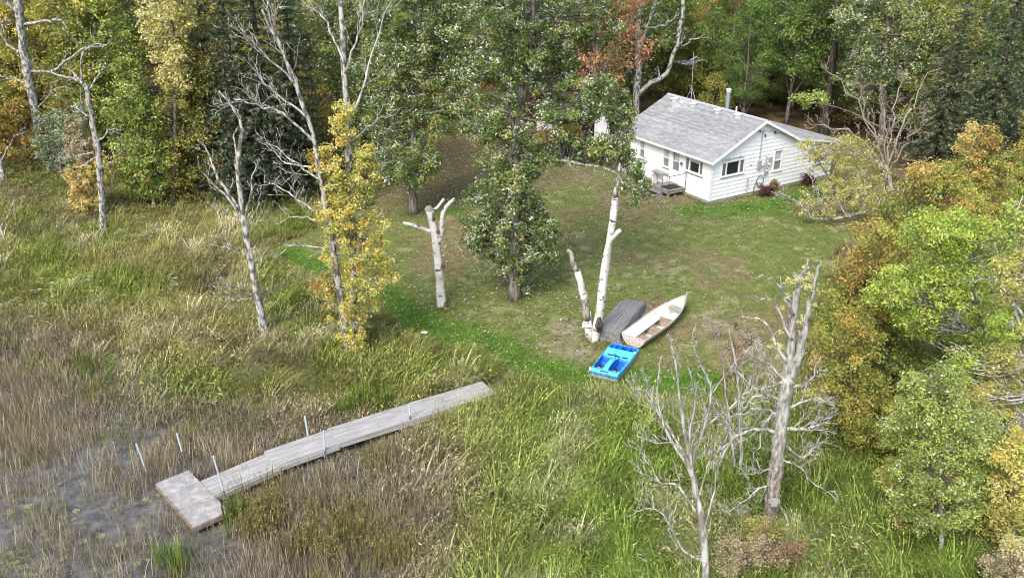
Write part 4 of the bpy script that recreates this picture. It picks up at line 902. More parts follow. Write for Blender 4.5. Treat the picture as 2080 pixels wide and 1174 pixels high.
for s_, t_ in ((.60, -.55), (.60, .45), (.60, 0.)):
    mb = MB(); mb.box(PL_ * (s_ - .008), PL_ * (s_ + .008), hw * (t_ - .2), hw * (t_ + .2), .375, .395); mb.build('drain_slot', BLK, pb)
for t_ in (-.9, .9):
    mb = MB(); mb.tube([(.02 if t_ > 0 else PL_ * .80, hw * t_, .36), (.02 if t_ > 0 else PL_ * .80, hw * t_, .46)], .05, 10); mb.build('cap', M('cap_pale', (.75, .76, .76), .5), pb)
mb = MB(); mb.tube([(.05, -.15, .41), (.03, .0, .44), (.05, .15, .41)], .014, 6); mb.tube([(.05, -.15, .41), (-.03, -.22, .25)], .010, 5); mb.build('mooring_rope', BLK, pb)
# small loose things on the lawn
P_ = G(1192, 664); mb = MB(); mb.hexa([(-.2, -.05, 0), (.2, -.05, 0), (.22, .08, 0), (-.18, .08, 0)], [(-.14, .1, .62), (.16, .1, .66), (.16, .18, .66), (-.14, .18, .62)])
tag(mb.build('white_plank', WHITE, loc=P_, bevel=.01), 'short pale board leaning behind the twin birch stump by the boats', 'board')
P_ = G(862, 679); mb = MB(); mb.hexa([(-.16, -.06, .06), (.14, -.08, .05), (.17, .06, .06), (-.13, .08, .05)], [(-.12, -.04, .14), (.10, -.05, .12), (.12, .04, .15), (-.10, .05, .13)])
tag(mb.build('crumpled_bag', M('bag_white', (.78, .79, .80), .5), loc=P_, bevel=.02), 'small crumpled white bag lying on the green grass below the birch stump', 'litter')

# ------------------------------------------------------------------ trees
LG = {'wine': .9, 'oak': 1.85, 'darkgreen': 2.2, 'olive': 1.8, 'aspen': 1.65, 'yellow': 1.15, 'gold': 1.1, 'lime': 1.3, 'paleyellow': 1.15, 'spruce': 1.5, 'red': 1.2, 'hedge': 1.6, 'rust': 1.35, 'palebrown': 1.25, 'yellowgreen': 1.25}
PAL = {
 'oak': [((.050, .080, .018), .30), ((.085, .130, .030), .38), ((.165, .195, .050), .22), ((.22, .22, .07), .10)],
 'darkgreen': [((.036, .062, .011), .35), ((.060, .098, .017), .40), ((.098, .138, .026), .25)],
 'olive': [((.13, .13, .028), .3), ((.20, .19, .04), .35), ((.29, .24, .06), .2), ((.085, .10, .02), .15)],
 'yellow': [((.54, .44, .09), .25), ((.62, .55, .18), .28), ((.52, .35, .08), .08), ((.34, .37, .07), .17), ((.48, .49, .14), .22)],
 'gold': [((.58, .43, .13), .4), ((.46, .35, .10), .25), ((.64, .53, .20), .2), ((.34, .32, .08), .15)],
 'lime': [((.33, .41, .06), .35), ((.23, .33, .04), .25), ((.44, .47, .12), .25), ((.14, .22, .03), .15)],
 'hedge': [((.13, .15, .026), .28), ((.21, .22, .04), .30), ((.32, .23, .055), .15), ((.40, .27, .08), .09), ((.09, .11, .018), .12), ((.28, .30, .06), .12)],
 'rust': [((.30, .20, .05), .24), ((.42, .29, .09), .18), ((.24, .22, .05), .32), ((.15, .15, .03), .26)],
 'aspen': [((.15, .20, .036), .34), ((.23, .27, .060), .3), ((.10, .13, .022), .2), ((.34, .37, .13), .16)],
 'paleyellow': [((.52, .47, .18), .4), ((.42, .40, .11), .3), ((.62, .56, .27), .3)],
 'red': [((.40, .16, .08), .32), ((.33, .12, .06), .18), ((.22, .16, .05), .25), ((.46, .25, .12), .25)],
 'spruce': [((.032, .050, .024), .4), ((.050, .072, .034), .35), ((.078, .100, .052), .25)],
 'greygreen': [((.13, .17, .08), .4), ((.25, .29, .19), .3), ((.09, .12, .045), .3)],
 'yellowgreen': [((.40, .37, .10), .35), ((.28, .29, .06), .35), ((.50, .45, .16), .3)],
 'brown': [((.16, .10, .05), .4), ((.24, .16, .08), .35), ((.11, .09, .04), .25)],
 'wine': [((.10, .030, .028), .5), ((.16, .055, .045), .3), ((.07, .05, .03), .2)],
 'palebrown': [((.34, .27, .16), .4), ((.25, .22, .09), .35), ((.42, .36, .25), .25)],
}
for k_ in PAL: PAL[k_] = [(tuple(min(.8, c_ * LG.get(k_, 1.5)) for c_ in p_), w_) for p_, w_ in PAL[k_]]
PALEC = np.array([.68, .70, .58])
def leaf_geo(g, C, R, per, size, pal, pale=0., flat=.8, up=.5, asp=.5, shell=.55):
    """leaf faces gathered in clumps; C (n,3) centres, R (n,) radii"""
    n = len(C); N = n * per
    pc = np.array([p[0] for p in PAL[pal]]); pw = np.array([p[1] for p in PAL[pal]]); pw = pw / pw.sum()
    cid = g.choice(len(pc), n, p=pw); ci = np.repeat(np.arange(n), per)
    d = g.normal(0, 1, (N, 3)); d /= np.linalg.norm(d, axis=1)[:, None]
    rad = (shell + (1 - shell) * g.random(N)) * np.repeat(R, per) * g.uniform(.35, 1.45, N)
    off = d * rad[:, None]; off[:, 2] *= flat
    P = C[ci] + off
    nr = d * .7 + np.array([0, 0, up]) + g.normal(0, .55, (N, 3)); nr /= np.linalg.norm(nr, axis=1)[:, None]
    t = np.cross(nr, g.normal(0, 1, (N, 3))); t /= np.linalg.norm(t, axis=1)[:, None] + 1e-9; b = np.cross(nr, t)
    s = size * g.uniform(.6, 1.35, N)[:, None]
    k = s * .18
    V = np.stack([P - t * s * .5, P + b * s * asp * .5 + nr * k, P + t * s * .5, P - b * s * asp * .5 + nr * k], 1).reshape(-1, 3)
    own = np.where(g.random(N) < .72, cid[ci], g.choice(len(pc), N, p=pw))
    c = pc[own] * g.uniform(.72, 1.30, N)[:, None]
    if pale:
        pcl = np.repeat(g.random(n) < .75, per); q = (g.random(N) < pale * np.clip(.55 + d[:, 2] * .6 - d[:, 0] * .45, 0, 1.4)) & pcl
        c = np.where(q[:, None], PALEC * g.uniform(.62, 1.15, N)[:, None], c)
    return V, np.repeat(c, 4, 0)
def leaf_mesh(VC):
    V = np.concatenate([v for v, c in VC]); C = np.concatenate([c for v, c in VC])
    return mesh_from('crown', V, [np.arange(len(V)).reshape(-1, 4)], C)
def smooth_line(P, n, g=None, amp=0.):
    P = np.asarray(P, float); m = len(P)
    if m == 2: Q = P[0] + (P[1] - P[0]) * np.linspace(0, 1, n)[:, None]
    else:
        t = np.linspace(0, m - 1, n); i = np.clip(t.astype(int), 0, m - 2); f = (t - i)[:, None]
        p0 = P[np.maximum(i - 1, 0)]; p1 = P[i]; p2 = P[i + 1]; p3 = P[np.minimum(i + 2, m - 1)]
        Q = .5 * (2 * p1 + (p2 - p0) * f + (2 * p0 - 5 * p1 + 4 * p2 - p3) * f ** 2 + (3 * p1 - p0 - 3 * p2 + p3) * f ** 3)
    if amp and g is not None:
        w = np.linspace(0, 1, n); nz_ = g.normal(0, amp, (n, 3)); nz_[0] = 0; Q = Q + nz_ * np.sqrt(w)[:, None]
    return Q
def twigs(g, Q, r, n, length, level, out, t0=.2, upb=.25, ang=(.5, 1.1), rmin=.0115):
    """side shoots off a polyline, recursively"""
    m = len(Q); T = np.gradient(Q, axis=0); T /= np.linalg.norm(T, axis=1)[:, None] + 1e-9
    for k in range(n):
        f = t0 + (1 - t0) * ((k + g.random()) / n); i = min(int(f * (m - 1)), m - 2); p = Q[i] + (Q[i + 1] - Q[i]) * (f * (m - 1) - i)
        a = g.uniform(*ang); v = g.normal(0, 1, 3); v -= T[i] * (v @ T[i]); v /= np.linalg.norm(v) + 1e-9
        d = T[i] * math.cos(a) + v * math.sin(a) + np.array([0, 0, upb]); d /= np.linalg.norm(d)
        L = length * g.uniform(.5, 1.25) * (1.15 - .6 * f); r0 = max(r[i] * g.uniform(.35, .6), rmin)
        nn = 5; pts = [p]; dd = d
        for q in range(nn):
            dd = dd + g.normal(0, .20, 3) + np.array([0, 0, .05]); dd /= np.linalg.norm(dd); pts.append(pts[-1] + dd * L / nn)
        pts = np.array(pts); rr = np.linspace(r0, max(r0 * .3, rmin * .7), nn + 1)
        out.append((pts, rr, 5 if r0 > .03 else 3))
        if level > 0: twigs(g, pts, rr, max(2, int(n * .6)), L * .5, level - 1, out, .25, upb, ang, rmin)
class Tree:
    def __init__(s, name, label, cat, base, group=None, seed=0):
        s.P = np.array(G(*base)) if len(base) == 2 else np.array(base, float)
        s.root = thing(name, label, cat, tuple(s.P), 0, group); s.g = np.random.default_rng(seed + 1000); s.sk = []; s.trunk = []; s.VC = []; s.tw = []
        s.m = mpp(s.P)
    def pts(s, px, d0, d1):
        n = len(px); return np.array([UD(u, v, s.P[1] + d0 + (d1 - d0) * k / max(1, n - 1)) for k, (u, v) in enumerate(px)]) - s.P
    def stem(s, px, r0, r1, dd=0., n=14, amp=.02, sides=10, ground=True, flare=1.35):
        Q = s.pts(px, 0, dd)
        if ground: Q[0] = [0, 0, -.15]
        Q = smooth_line(Q, n, s.g, amp); r = np.linspace(r0, r1, n) * s.m * .75
        if flare > 1: r[0] *= flare; r[1] *= 1 + (flare - 1) * .3
        r *= s.g.uniform(.94, 1.06, n); s.trunk.append((Q, r, sides)); s.sk.append((Q, r)); return Q, r
    def limb(s, px, r0, r1, d0=0., d1=0., n=12, amp=.065, tw=None, part='limb', mat=None, sides=7):
        Q = smooth_line(s.pts(px, d0, d1), n, s.g, amp * s.m / .024); r = np.linspace(r0, r1, n) * s.m * .75; out = [(Q, r, sides)]
        if tw: twigs(s.g, Q, r, tw[0], tw[1], tw[2], out, *(tw[3:]))
        s.sk.append((Q, r)); o = obj(part, tubes_mesh(part, out), mat, s.root); return Q, r
    def clumps(s, u, v, ru, rv, n, R, per, size, pal, dd=0., pale=0., rd=None, branch=True, **kw):
        n = int(n * 1.5 + 1); ru *= 1.12; rv *= 1.08; per = int(per * 1.1)
        g = s.g; c0 = UD(u, v, s.P[1] + dd); m = mpp(c0); rd = ru * m if rd is None else rd
        q = g.normal(0, 1, (n, 3)); q /= np.linalg.norm(q, axis=1)[:, None]; q *= (g.random(n) ** .38)[:, None]
        C = np.array([UD(u + ru * a, v + rv * b, s.P[1] + dd + rd * c) for a, b, c in q]) - s.P
        C[:, 2] = np.maximum(C[:, 2], .25)
        RR = R * g.uniform(.6, 1.3, n); s.VC.append(leaf_geo(g, C, RR, per, size, pal, pale, **kw))
        if branch and s.sk:
            S_ = np.concatenate([a for a, b in s.sk]); Rr = np.concatenate([b for a, b in s.sk])
            for c in C[:: (1 if n < 60 else 2)]:
                e = np.linalg.norm(S_ - c, axis=1) + 1.2 * np.maximum(0, S_[:, 2] - c[2] + .15); i = int(e.argmin())
                L = np.linalg.norm(S_[i] - c)
                if L > 6: continue
                mid_ = (S_[i] + c) / 2 + g.normal(0, .10, 3) * L * .5 - np.array([0, 0, .06 * L]); Q = smooth_line([S_[i], mid_, c], 5)
                s.tw.append((Q, np.linspace(min(Rr[i] * .5, .018 + .010 * L), .008, 5), 4))
    def build(s, bark_, twm=None):
        if s.trunk: obj('trunk', tubes_mesh('trunk', s.trunk), bark_, s.root)
        if s.tw: obj('branches', tubes_mesh('branches', s.tw), twm or bark_, s.root)
        if s.VC: obj('crown', leaf_mesh(s.VC), LEAF, s.root)
        return s.root

# --- the oak in the middle of the lawn
t = Tree('oak_tree', 'tall oak with pale flecked green leaves in the middle of the lawn', 'tree', (1046, 608), seed=1)
Q, r = t.stem([(1046, 608), (1044, 520), (1046, 420), (1050, 330), (1056, 240), (1066, 150), (1080, 60), (1090, -60)], 15, 6, n=22, amp=.03)
t.limb([(1058, 215), (1085, 130), (1110, 60), (1150, 10)], 8, 3, 0, -.8, mat=BARK_OAK, tw=(5, 1.3, 1)); t.limb([(1048, 335), (1040, 230), (1036, 120), (1030, 20)], 8, 3, 0, .7, mat=BARK_OAK, tw=(5, 1.2, 1))
t.limb([(1052, 330), (1120, 325), (1170, 328), (1235, 345), (1262, 362), (1300, 390)], 5, 1.6, 0, -.8, mat=BARK_GREY, tw=(6, 1.0, 1)); t.limb([(1062, 190), (1140, 180), (1210, 175)], 4, 1.5, 0, -.6, mat=BARK_OAK, tw=(4, 1, 1))
t.limb([(1056, 240), (1000, 215), (950, 210)], 4, 1.5, 0, .5, mat=BARK_OAK, tw=(4, 1, 1))
for a_ in ((1020, 490, 72, 62, 34, 'oak'), (1075, 470, 52, 60, 24, 'oak'), (1020, 400, 70, 48, 26, 'oak'), (1070, 555, 34, 38, 8, 'oak'), (1060, 370, 45, 40, 10, 'oak'), (1005, 325, 40, 26, 8, 'oak'), (1075, 335, 34, 26, 7, 'oak'), (975, 440, 34, 50, 14, 'oak'), (1105, 500, 30, 50, 10, 'oak'), (1100, 440, 36, 30, 9, 'oak'), (960, 490, 22, 34, 7, 'oak'), (1215, 215, 70, 20, 11, 'oak'), (1150, 290, 60, 18, 9, 'oak'), (1240, 300, 40, 26, 9, 'oak'),
           (985, 250, 65, 70, 30, 'oak'), (1050, 250, 70, 60, 20, 'oak'), (1010, 150, 80, 60, 32, 'oak'), (1090, 120, 80, 70, 34, 'oak'), (1000, 60, 80, 60, 26, 'oak'),
           (1100, 30, 120, 50, 40, 'oak'), (1190, 180, 80, 32, 26, 'oak'), (1160, 225, 85, 22, 16, 'oak'), (1110, 315, 70, 20, 14, 'oak'), (1200, 312, 60, 18, 11, 'oak'), (1270, 262, 26, 30, 6, 'oak'),
           (1265, 335, 40, 40, 15, 'oak'), (1285, 390, 40, 36, 9, 'oak'), (1150, 70, 70, 60, 22, 'oak'), (1210, 40, 60, 50, 16, 'oak'), (1060, -50, 190, 60, 40, 'oak'), (1270, 240, 24, 36, 6, 'oak'), (1140, 270, 50, 20, 8, 'rust')):
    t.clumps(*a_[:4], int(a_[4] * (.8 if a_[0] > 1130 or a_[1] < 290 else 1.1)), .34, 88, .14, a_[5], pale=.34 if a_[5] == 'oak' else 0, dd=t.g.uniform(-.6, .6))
t.build(BARK_OAK)
# --- second oak, at the back left of the lawn
t = Tree('oak_tree', 'leafy green oak at the back left edge of the lawn', 'tree', (839, 436), seed=2)
t.stem([(839, 436), (838, 350), (840, 260), (846, 150), (852, 20), (855, -60)], 11, 6, n=16); t.limb([(842, 240), (900, 225), (950, 250), (975, 262)], 3.5, 1.2, 0, -.6, mat=BARK_GREY, tw=(5, 1.2, 1))
for a_ in ((820, 330, 60, 55, 26), (870, 330, 40, 40, 12), (800, 240, 55, 60, 28), (880, 230, 60, 60, 22), (850, 130, 90, 70, 44), (790, 130, 60, 60, 24), (900, 70, 70, 60, 28), (820, 30, 90, 60, 36), (930, 150, 40, 60, 16), (850, -50, 110, 50, 26), (950, 250, 30, 20, 5), (920, 10, 50, 50, 12)):
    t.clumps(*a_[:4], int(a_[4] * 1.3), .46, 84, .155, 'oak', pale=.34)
t.build(BARK_OAK)
t = Tree('oak_tree', 'darker green oak behind the dead bare crown left of the lawn', 'tree', (790, 372), seed=3)
t.stem([(790, 372), (795, 280), (800, 150), (800, -40)], 9, 5)
for a_ in ((740, 200, 70, 90, 34), (700, 110, 90, 80, 40), (640, 60, 70, 70, 30), (760, 60, 80, 60, 34), (700, 0, 120, 50, 36), (770, 330, 45, 40, 16), (720, 300, 50, 60, 16)):
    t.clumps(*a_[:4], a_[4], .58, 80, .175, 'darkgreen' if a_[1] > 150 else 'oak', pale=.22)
t.build(BARK_OAK)

# --- yellow maple, two stems, bare top
t = Tree('yellow_maple', 'twin stemmed tree with yellow and orange leaves and bare grey top', 'tree', (717, 724), seed=4)
t.stem([(722, 724), (718, 640), (716, 520), (712, 400), (708, 290), (703, 180), (697, 90), (688, 0), (680, -70)], 11, 4.5, dd=.6, n=22, amp=.025)
t.stem([(708, 724), (690, 600), (672, 480), (658, 390), (640, 290), (615, 210), (590, 140), (560, 70), (530, 20)], 9, 2, dd=-.6, n=22, amp=.03, ground=False)
for px, r0, r1, tw in (([(655, 370), (600, 330), (540, 290)], 3.4, 1, (7, 1.3, 1)), ([(640, 290), (580, 235), (530, 215), (480, 205)], 3.8, 1, (9, 1.5, 1)), ([(625, 240), (560, 190), (520, 150)], 3.2, 1, (7, 1.4, 1)), ([(610, 200), (580, 120), (555, 60), (540, 0)], 3.4, 1, (8, 1.5, 1)),
                       ([(600, 170), (540, 110), (490, 60)], 3, 1, (8, 1.5, 1)), ([(648, 340), (580, 330), (545, 285)], 2.6, 1, (5, 1.2, 1)), ([(640, 430), (590, 395), (545, 370)], 3, 1, (8, 1.3, 1)), ([(650, 450), (600, 440), (560, 455)], 2.4, 1, (5, 1.0, 1)),
                       ([(706, 260), (740, 170), (770, 60), (800, -10)], 3.5, 1, (7, 1.4, 1)), ([(700, 130), (660, 40), (620, 10)], 3, 1, (6, 1.3, 1)), ([(700, 150), (730, 60), (745, -20)], 3, 1, (6, 1.3, 1)), ([(712, 290), (760, 250), (790, 235)], 2.2, .8, (6, 1.0, 1)), ([(690, 520), (640, 500), (590, 500), (560, 520)], 2.4, .8, (6, .9, 1)), ([(712, 400), (745, 370), (790, 330)], 2.2, .8, (5, .9, 1))):
    d_ = t.g.uniform(-1.2, 1.2); t.limb(px, r0, r1, d_ * .2, d_, mat=BARK_GREY, tw=tw)
for a_ in ((672, 340, 38, 50, 16, 'yellow'), (725, 350, 45, 60, 20, 'yellowgreen'), (700, 250, 26, 50, 8, 'yellow'), (690, 440, 50, 50, 20, 'yellow'), (745, 330, 34, 40, 9, 'yellow'), (700, 530, 50, 50, 17, 'yellow'), (750, 480, 40, 50, 12, 'yellow'), (770, 560, 36, 40, 9, 'yellow'),
           (690, 610, 55, 45, 15, 'yellow'), (740, 620, 40, 50, 9, 'yellowgreen'), (715, 680, 36, 36, 8, 'yellow'), (650, 580, 30, 30, 5, 'rust'), (645, 330, 20, 30, 5, 'rust')):
    t.clumps(a_[0], a_[1], a_[2] * .85, a_[3], int(a_[4] * 1.5), .24, 60, .12, a_[5], up=.3)
t.build(BARK_LICHEN)

# --- bare dead tree left of it
t = Tree('dead_tree', 'bare forked grey dead tree standing in the meadow left of the yellow tree', 'tree', (540, 690), seed=5)
t.stem([(540, 690), (525, 610), (508, 520), (496, 450), (486, 380), (484, 320), (492, 260), (470, 215), (445, 185)], 10, 2, n=20, amp=.025)
for px, r0, r1, tw in (([(490, 430), (450, 370), (420, 310), (408, 290)], 5, 1.2, (6, .8, 1)), ([(492, 440), (440, 380), (400, 335)], 4.5, 1, (5, .9, 1)), ([(496, 450), (510, 390), (518, 330)], 4, 1, (5, .7, 1)), ([(486, 390), (478, 320), (480, 260)], 3.4, 1.6, (4, .6, 0)), ([(492, 260), (480, 220), (440, 200)], 2, .8, (5, .6, 1)),
                       ([(514, 600), (480, 585), (430, 580)], 2.4, .8, (9, .8, 1)), ([(512, 605), (480, 610), (440, 600)], 2, .8, (8, .7, 1)), ([(508, 520), (470, 505), (440, 500)], 1.6, .7, (6, .6, 1)), ([(496, 450), (450, 430), (420, 410)], 1.6, .7, (7, .7, 1)), ([(518, 560), (535, 520), (545, 500)], 1.4, .7, (4, .5, 0)), ([(500, 470), (520, 430), (530, 380)], 1.8, .7, (5, .7, 1))):
    d_ = t.g.uniform(-.8, .8); t.limb(px, r0, r1, 0, d_, mat=BARK_LICHEN, tw=tw)
t.build(BARK_LICHEN)

# --- white birch stumps
t = Tree('birch_stump', 'tall white birch stump with three cut limbs on the lawn edge', 'tree stump', (897, 622), seed=6)
t.stem([(897, 622), (892, 560), (886, 500), (878, 455), (871, 425)], 12, 8.5, n=14, amp=.012, sides=14, flare=1.25)
t.limb([(878, 472), (850, 462), (819, 453)], 6, 4.5, 0, -.3, n=6, amp=.01, mat=BIRCH, sides=9); t.limb([(888, 500), (897, 470), (898, 440), (908, 418), (924, 404)], 7, 4.5, 0, .25, n=8, amp=.01, mat=BIRCH, sides=9); t.limb([(876, 432), (890, 420), (902, 404)], 4.5, 4, 0, .2, n=5, amp=.01, mat=BIRCH, sides=9)
FUNG = M('bracket_fungus', (.10, .06, .04), .9, col2=(.2, .13, .09), nscale=9)
for u_, v_, s_ in ((899, 540, .13), (903, 618, .16), (890, 470, .10), (880, 440, .08)):
    mb = MB(); p_ = UD(u_, v_, t.P[1] - .1) - t.P; mb.tube([p_ + [0, 0, -s_ * .8], p_ + [0, 0, s_ * .8]], [s_ * .9, s_ * .5], 8); mb.build('bark_wound', FUNG, t.root)
mb = MB(); p_ = UD(871, 425, t.P[1]) - t.P; mb.tube([p_ + [0, 0, -.02], p_ + [0, 0, .12]], [.19, .12], 9); mb.build('broken_top', M('broken_wood', (.24, .19, .15), .9, col2=(.42, .37, .31), nscale=12), t.root)
t.build(BIRCH)
BRK = MATS['broken_wood']; PEEL = bark('peeled_wood', (.17, .135, .11), (.40, .36, .32), sc=5)
t = Tree('birch_stump', 'twin trunked white birch stump with broken tops beside the boats', 'tree stump', (1205, 692), seed=7)
t.stem([(1212, 692), (1217, 640), (1225, 570), (1238, 490), (1246, 430), (1249, 402)], 13, 7.5, n=16, amp=.012, sides=14, flare=1.06)
Q, r = t.stem([(1200, 690), (1193, 650)], 10.5, 10.5, n=4, amp=.0, sides=12, ground=False, flare=1.05)
t.limb([(1193, 652), (1189, 620), (1187, 608)], 10.5, 10.2, 0, 0, n=5, amp=.0, part='trunk', mat=PEEL, sides=12); t.limb([(1187, 609), (1180, 580), (1172, 550)], 10.2, 9.2, 0, 0, n=6, amp=.01, part='trunk', mat=BIRCH, sides=12); t.limb([(1172, 551), (1162, 525), (1153, 505)], 8.6, 5, 0, 0, n=6, amp=.03, part='broken_top', mat=PEEL, sides=9)
t.limb([(1249, 404), (1252, 380), (1257, 360)], 7, 5, 0, .05, n=5, amp=.01, part='bare_top', mat=BARK_LICHEN, sides=9); t.limb([(1238, 492), (1250, 478), (1259, 468)], 6.5, 6, 0, -.2, n=5, amp=.01, mat=BIRCH, sides=9)
mb = MB(); p_ = UD(1217, 662, t.P[1] - .28) - t.P; mb.tube([p_ + [.02, .1, -.3], p_ + [.0, .06, 0], p_ + [0, .1, .35]], [.10, .17, .06], 8); mb.build('bark_wound', BARK_DARK, t.root)
t.build(BIRCH)

def snag_mat():
    m = bpy.data.materials.new('bark_snag'); m.use_nodes = True; n = m.node_tree.nodes; l = m.node_tree.links; b = n['Principled BSDF']; b.inputs['Roughness'].default_value = .9; b.inputs['Specular IOR Level'].default_value = .1
    tc = n.new('ShaderNodeTexCoord'); mp = n.new('ShaderNodeMapping'); mp.inputs['Scale'].default_value = (2.4, 2.4, .8); nz = n.new('ShaderNodeTexNoise'); nz.inputs['Scale'].default_value = 5; nz.inputs['Detail'].default_value = 8
    l.new(tc.outputs['Object'], mp.inputs[0]); l.new(mp.outputs[0], nz.inputs['Vector'])
    def ramp(c0, c1, a, b_):
        r = n.new('ShaderNodeValToRGB'); r.color_ramp.elements[0].position = a; r.color_ramp.elements[0].color = (*c0, 1); r.color_ramp.elements[1].position = b_; r.color_ramp.elements[1].color = (*c1, 1); l.new(nz.outputs[0], r.inputs[0]); return r
    r1 = ramp((.13, .095, .072), (.33, .285, .245), .34, .68); r2 = ramp((.17, .158, .14), (.46, .455, .42), .34, .66)
    sp = n.new('ShaderNodeSeparateXYZ'); l.new(tc.outputs['Object'], sp.inputs[0]); ad = n.new('ShaderNodeMath'); ad.operation = 'MULTIPLY_ADD'; ad.inputs[1].default_value = 5.; l.new(nz.outputs[0], ad.inputs[0]); l.new(sp.outputs[2], ad.inputs[2])
    mr = n.new('ShaderNodeMapRange'); mr.inputs[1].default_value = 3.6; mr.inputs[2].default_value = 6.6; l.new(ad.outputs[0], mr.inputs[0])
    mx = n.new('ShaderNodeMix'); mx.data_type = 'RGBA'; l.new(mr.outputs[0], mx.inputs[0]); l.new(r1.outputs[0], mx.inputs[6]); l.new(r2.outputs[0], mx.inputs[7]); l.new(mx.outputs[2], b.inputs['Base Color'])
    bp = n.new('ShaderNodeBump'); bp.inputs['Distance'].default_value = .04; l.new(nz.outputs[0], bp.inputs['Height']); l.new(bp.outputs[0], b.inputs['Normal']); return m
BARK_SNAG = snag_mat()
# --- big dead trunk at the right front
t = Tree('dead_tree', 'thick lichen grey dead trunk with split top at the right front', 'tree', (1557, 1100), seed=8)
Q_, r_q = t.stem([(1557, 1100), (1568, 1020), (1580, 930), (1588, 850), (1600, 770)], 19, 16, n=30, amp=.02, sides=14)
stb = []; twigs(t.g, Q_, r_q, 26, .22, 0, stb, .05, .1, (.9, 1.4), .012); t.tw += stb
t.limb([(1598, 785), (1606, 720), (1612, 640), (1622, 580), (1640, 540)], 15, 4, 0, .3, n=16, mat=BARK_SNAG, sides=10, tw=(9, .45, 1)); t.limb([(1606, 770), (1628, 700), (1640, 640), (1655, 570), (1668, 530)], 11, 2.0, 0, -.3, n=16, mat=BARK_SNAG, sides=9, tw=(4, .4, 0))
for px, r0, r1, tw in (([(1585, 880), (1530, 870), (1480, 900), (1440, 920)], 4.5, 1, (10, .7, 1)), ([(1580, 930), (1620, 945), (1660, 985), (1700, 1000)], 2.2, .7, (5, .5, 1)), ([(1595, 870), (1640, 870), (1690, 850)], 5, 1.5, (10, .8, 1)), ([(1600, 830), (1650, 810), (1690, 820)], 3, 1, (9, .7, 1)), ([(1600, 780), (1560, 740), (1520, 720)], 3.5, 1, (9, .7, 1)),
                       ([(1604, 740), (1570, 690), (1560, 660), (1515, 642)], 4, 1.2, (5, .4, 0)), ([(1608, 690), (1570, 610), (1535, 615)], 3, .9, (4, .4, 0)), ([(1612, 640), (1580, 580), (1530, 560)], 3, .9, (4, .4, 0)), ([(1600, 770), (1540, 790), (1490, 750)], 3.5, 1, (8, .7, 1)), ([(1570, 1000), (1600, 1060), (1610, 1100)], 2, .8, (4, .4, 0)), ([(1575, 980), (1530, 1000), (1480, 1040)], 3, .9, (8, .6, 1)), ([(1590, 840), (1560, 850), (1530, 930)], 3, 1, (8, .6, 1)), ([(1595, 820), (1545, 800), (1500, 840)], 3, 1, (8, .7, 1)), ([(1590, 900), (1630, 930), (1650, 910), (1665, 880)], 3, 1, (8, .6, 1)), ([(1600, 800), (1560, 760), (1530, 690)], 3, 1, (8, .6, 1)), ([(1582, 940), (1540, 960), (1500, 950)], 2.6, .9, (9, .6, 1)), ([(1592, 860), (1550, 830), (1470, 850)], 3, .9, (10, .7, 1)), ([(1600, 790), (1640, 780), (1660, 740)], 2.4, .9, (6, .5, 1))):
    d_ = t.g.uniform(-.9, .5); t.limb(px, r0 * 1.2, r1, 0, d_, mat=BARK_GREY, amp=.07, tw=(int(tw[0] * 1.3), tw[1], tw[2], .2, .1, (.5, 1.2), .0095))
for a_ in ((1620, 600, 40, 60, 12), (1580, 690, 20, 40, 5), (1635, 560, 20, 20, 4)):
    t.clumps(*a_[:4], a_[4], .11, 26, .06, 'paleyellow', branch=False, pale=.4)
mb = MB(); p_ = UD(1572, 1018, t.P[1] - .32) - t.P; mb.box(p_[0] - .16, p_[0] + .16, p_[1] - .05, p_[1] + .05, p_[2] - .04, p_[2] + .04); mb.box(p_[0] - .09, p_[0] + .09, p_[1] - .06, p_[1] + .02, p_[2] - .14, p_[2] + .10); mb.build('nailed_block', WOODGREY, t.root)
t.build(BARK_SNAG)
# --- many stemmed dead tree at the bottom
t = Tree('dead_tree', 'pale many stemmed dead tree at the bottom edge right of centre', 'tree', (1436, 1205), seed=9)
t.stem([(1436, 1205), (1432, 1130), (1425, 1060), (1412, 990), (1395, 930)], 10, 6, n=12, amp=.02)
for px, r0, r1, d_, tw in (([(1412, 990), (1392, 880), (1380, 800), (1372, 740), (1360, 690)], 7, 1, .6, (8, .7, 1)), ([(1420, 1040), (1405, 940), (1430, 870), (1445, 800), (1420, 740), (1408, 690)], 7, 1, -.5, (9, .8, 1)), ([(1400, 950), (1350, 870), (1320, 800), (1285, 790)], 6, 1, .3, (8, .7, 1)), ([(1395, 930), (1340, 840), (1310, 770)], 5, 1, 1.0, (7, .7, 1)),
                           ([(1440, 860), (1480, 830), (1510, 800), (1545, 790)], 3.5, 1, -.4, (7, .6, 1)), ([(1434, 1140), (1390, 1120), (1350, 1050), (1320, 1030), (1285, 1040)], 4.5, 1, -.5, (8, .7, 1)), ([(1426, 1060), (1380, 990), (1340, 980), (1300, 960)], 4, 1, .6, (9, .7, 1)), ([(1418, 1010), (1440, 940), (1470, 900)], 3.5, 1, .5, (6, .6, 1)), ([(1350, 870), (1335, 800), (1340, 740)], 3, 1, .4, (5, .5, 1)), ([(1445, 800), (1490, 740), (1510, 720)], 2.5, .8, -.4, (5, .5, 0)), ([(1340, 980), (1310, 930), (1290, 900)], 2, .8, .6, (6, .5, 1)), ([(1415, 1000), (1400, 900), (1410, 820), (1400, 750)], 5, 1, -.8, (8, .7, 1)), ([(1428, 1080), (1450, 1000), (1465, 930), (1500, 880)], 4, 1, .3, (8, .6, 1)), ([(1400, 950), (1370, 900), (1330, 900), (1290, 870)], 3, .9, -.6, (8, .6, 1))):
    t.limb(px, r0 * .78, r1 * .8, 0, d_, mat=BARK_GREY, amp=.04, tw=(int(tw[0] * 1.2), tw[1], tw[2], .2, .3, (.35, .85), .0085))
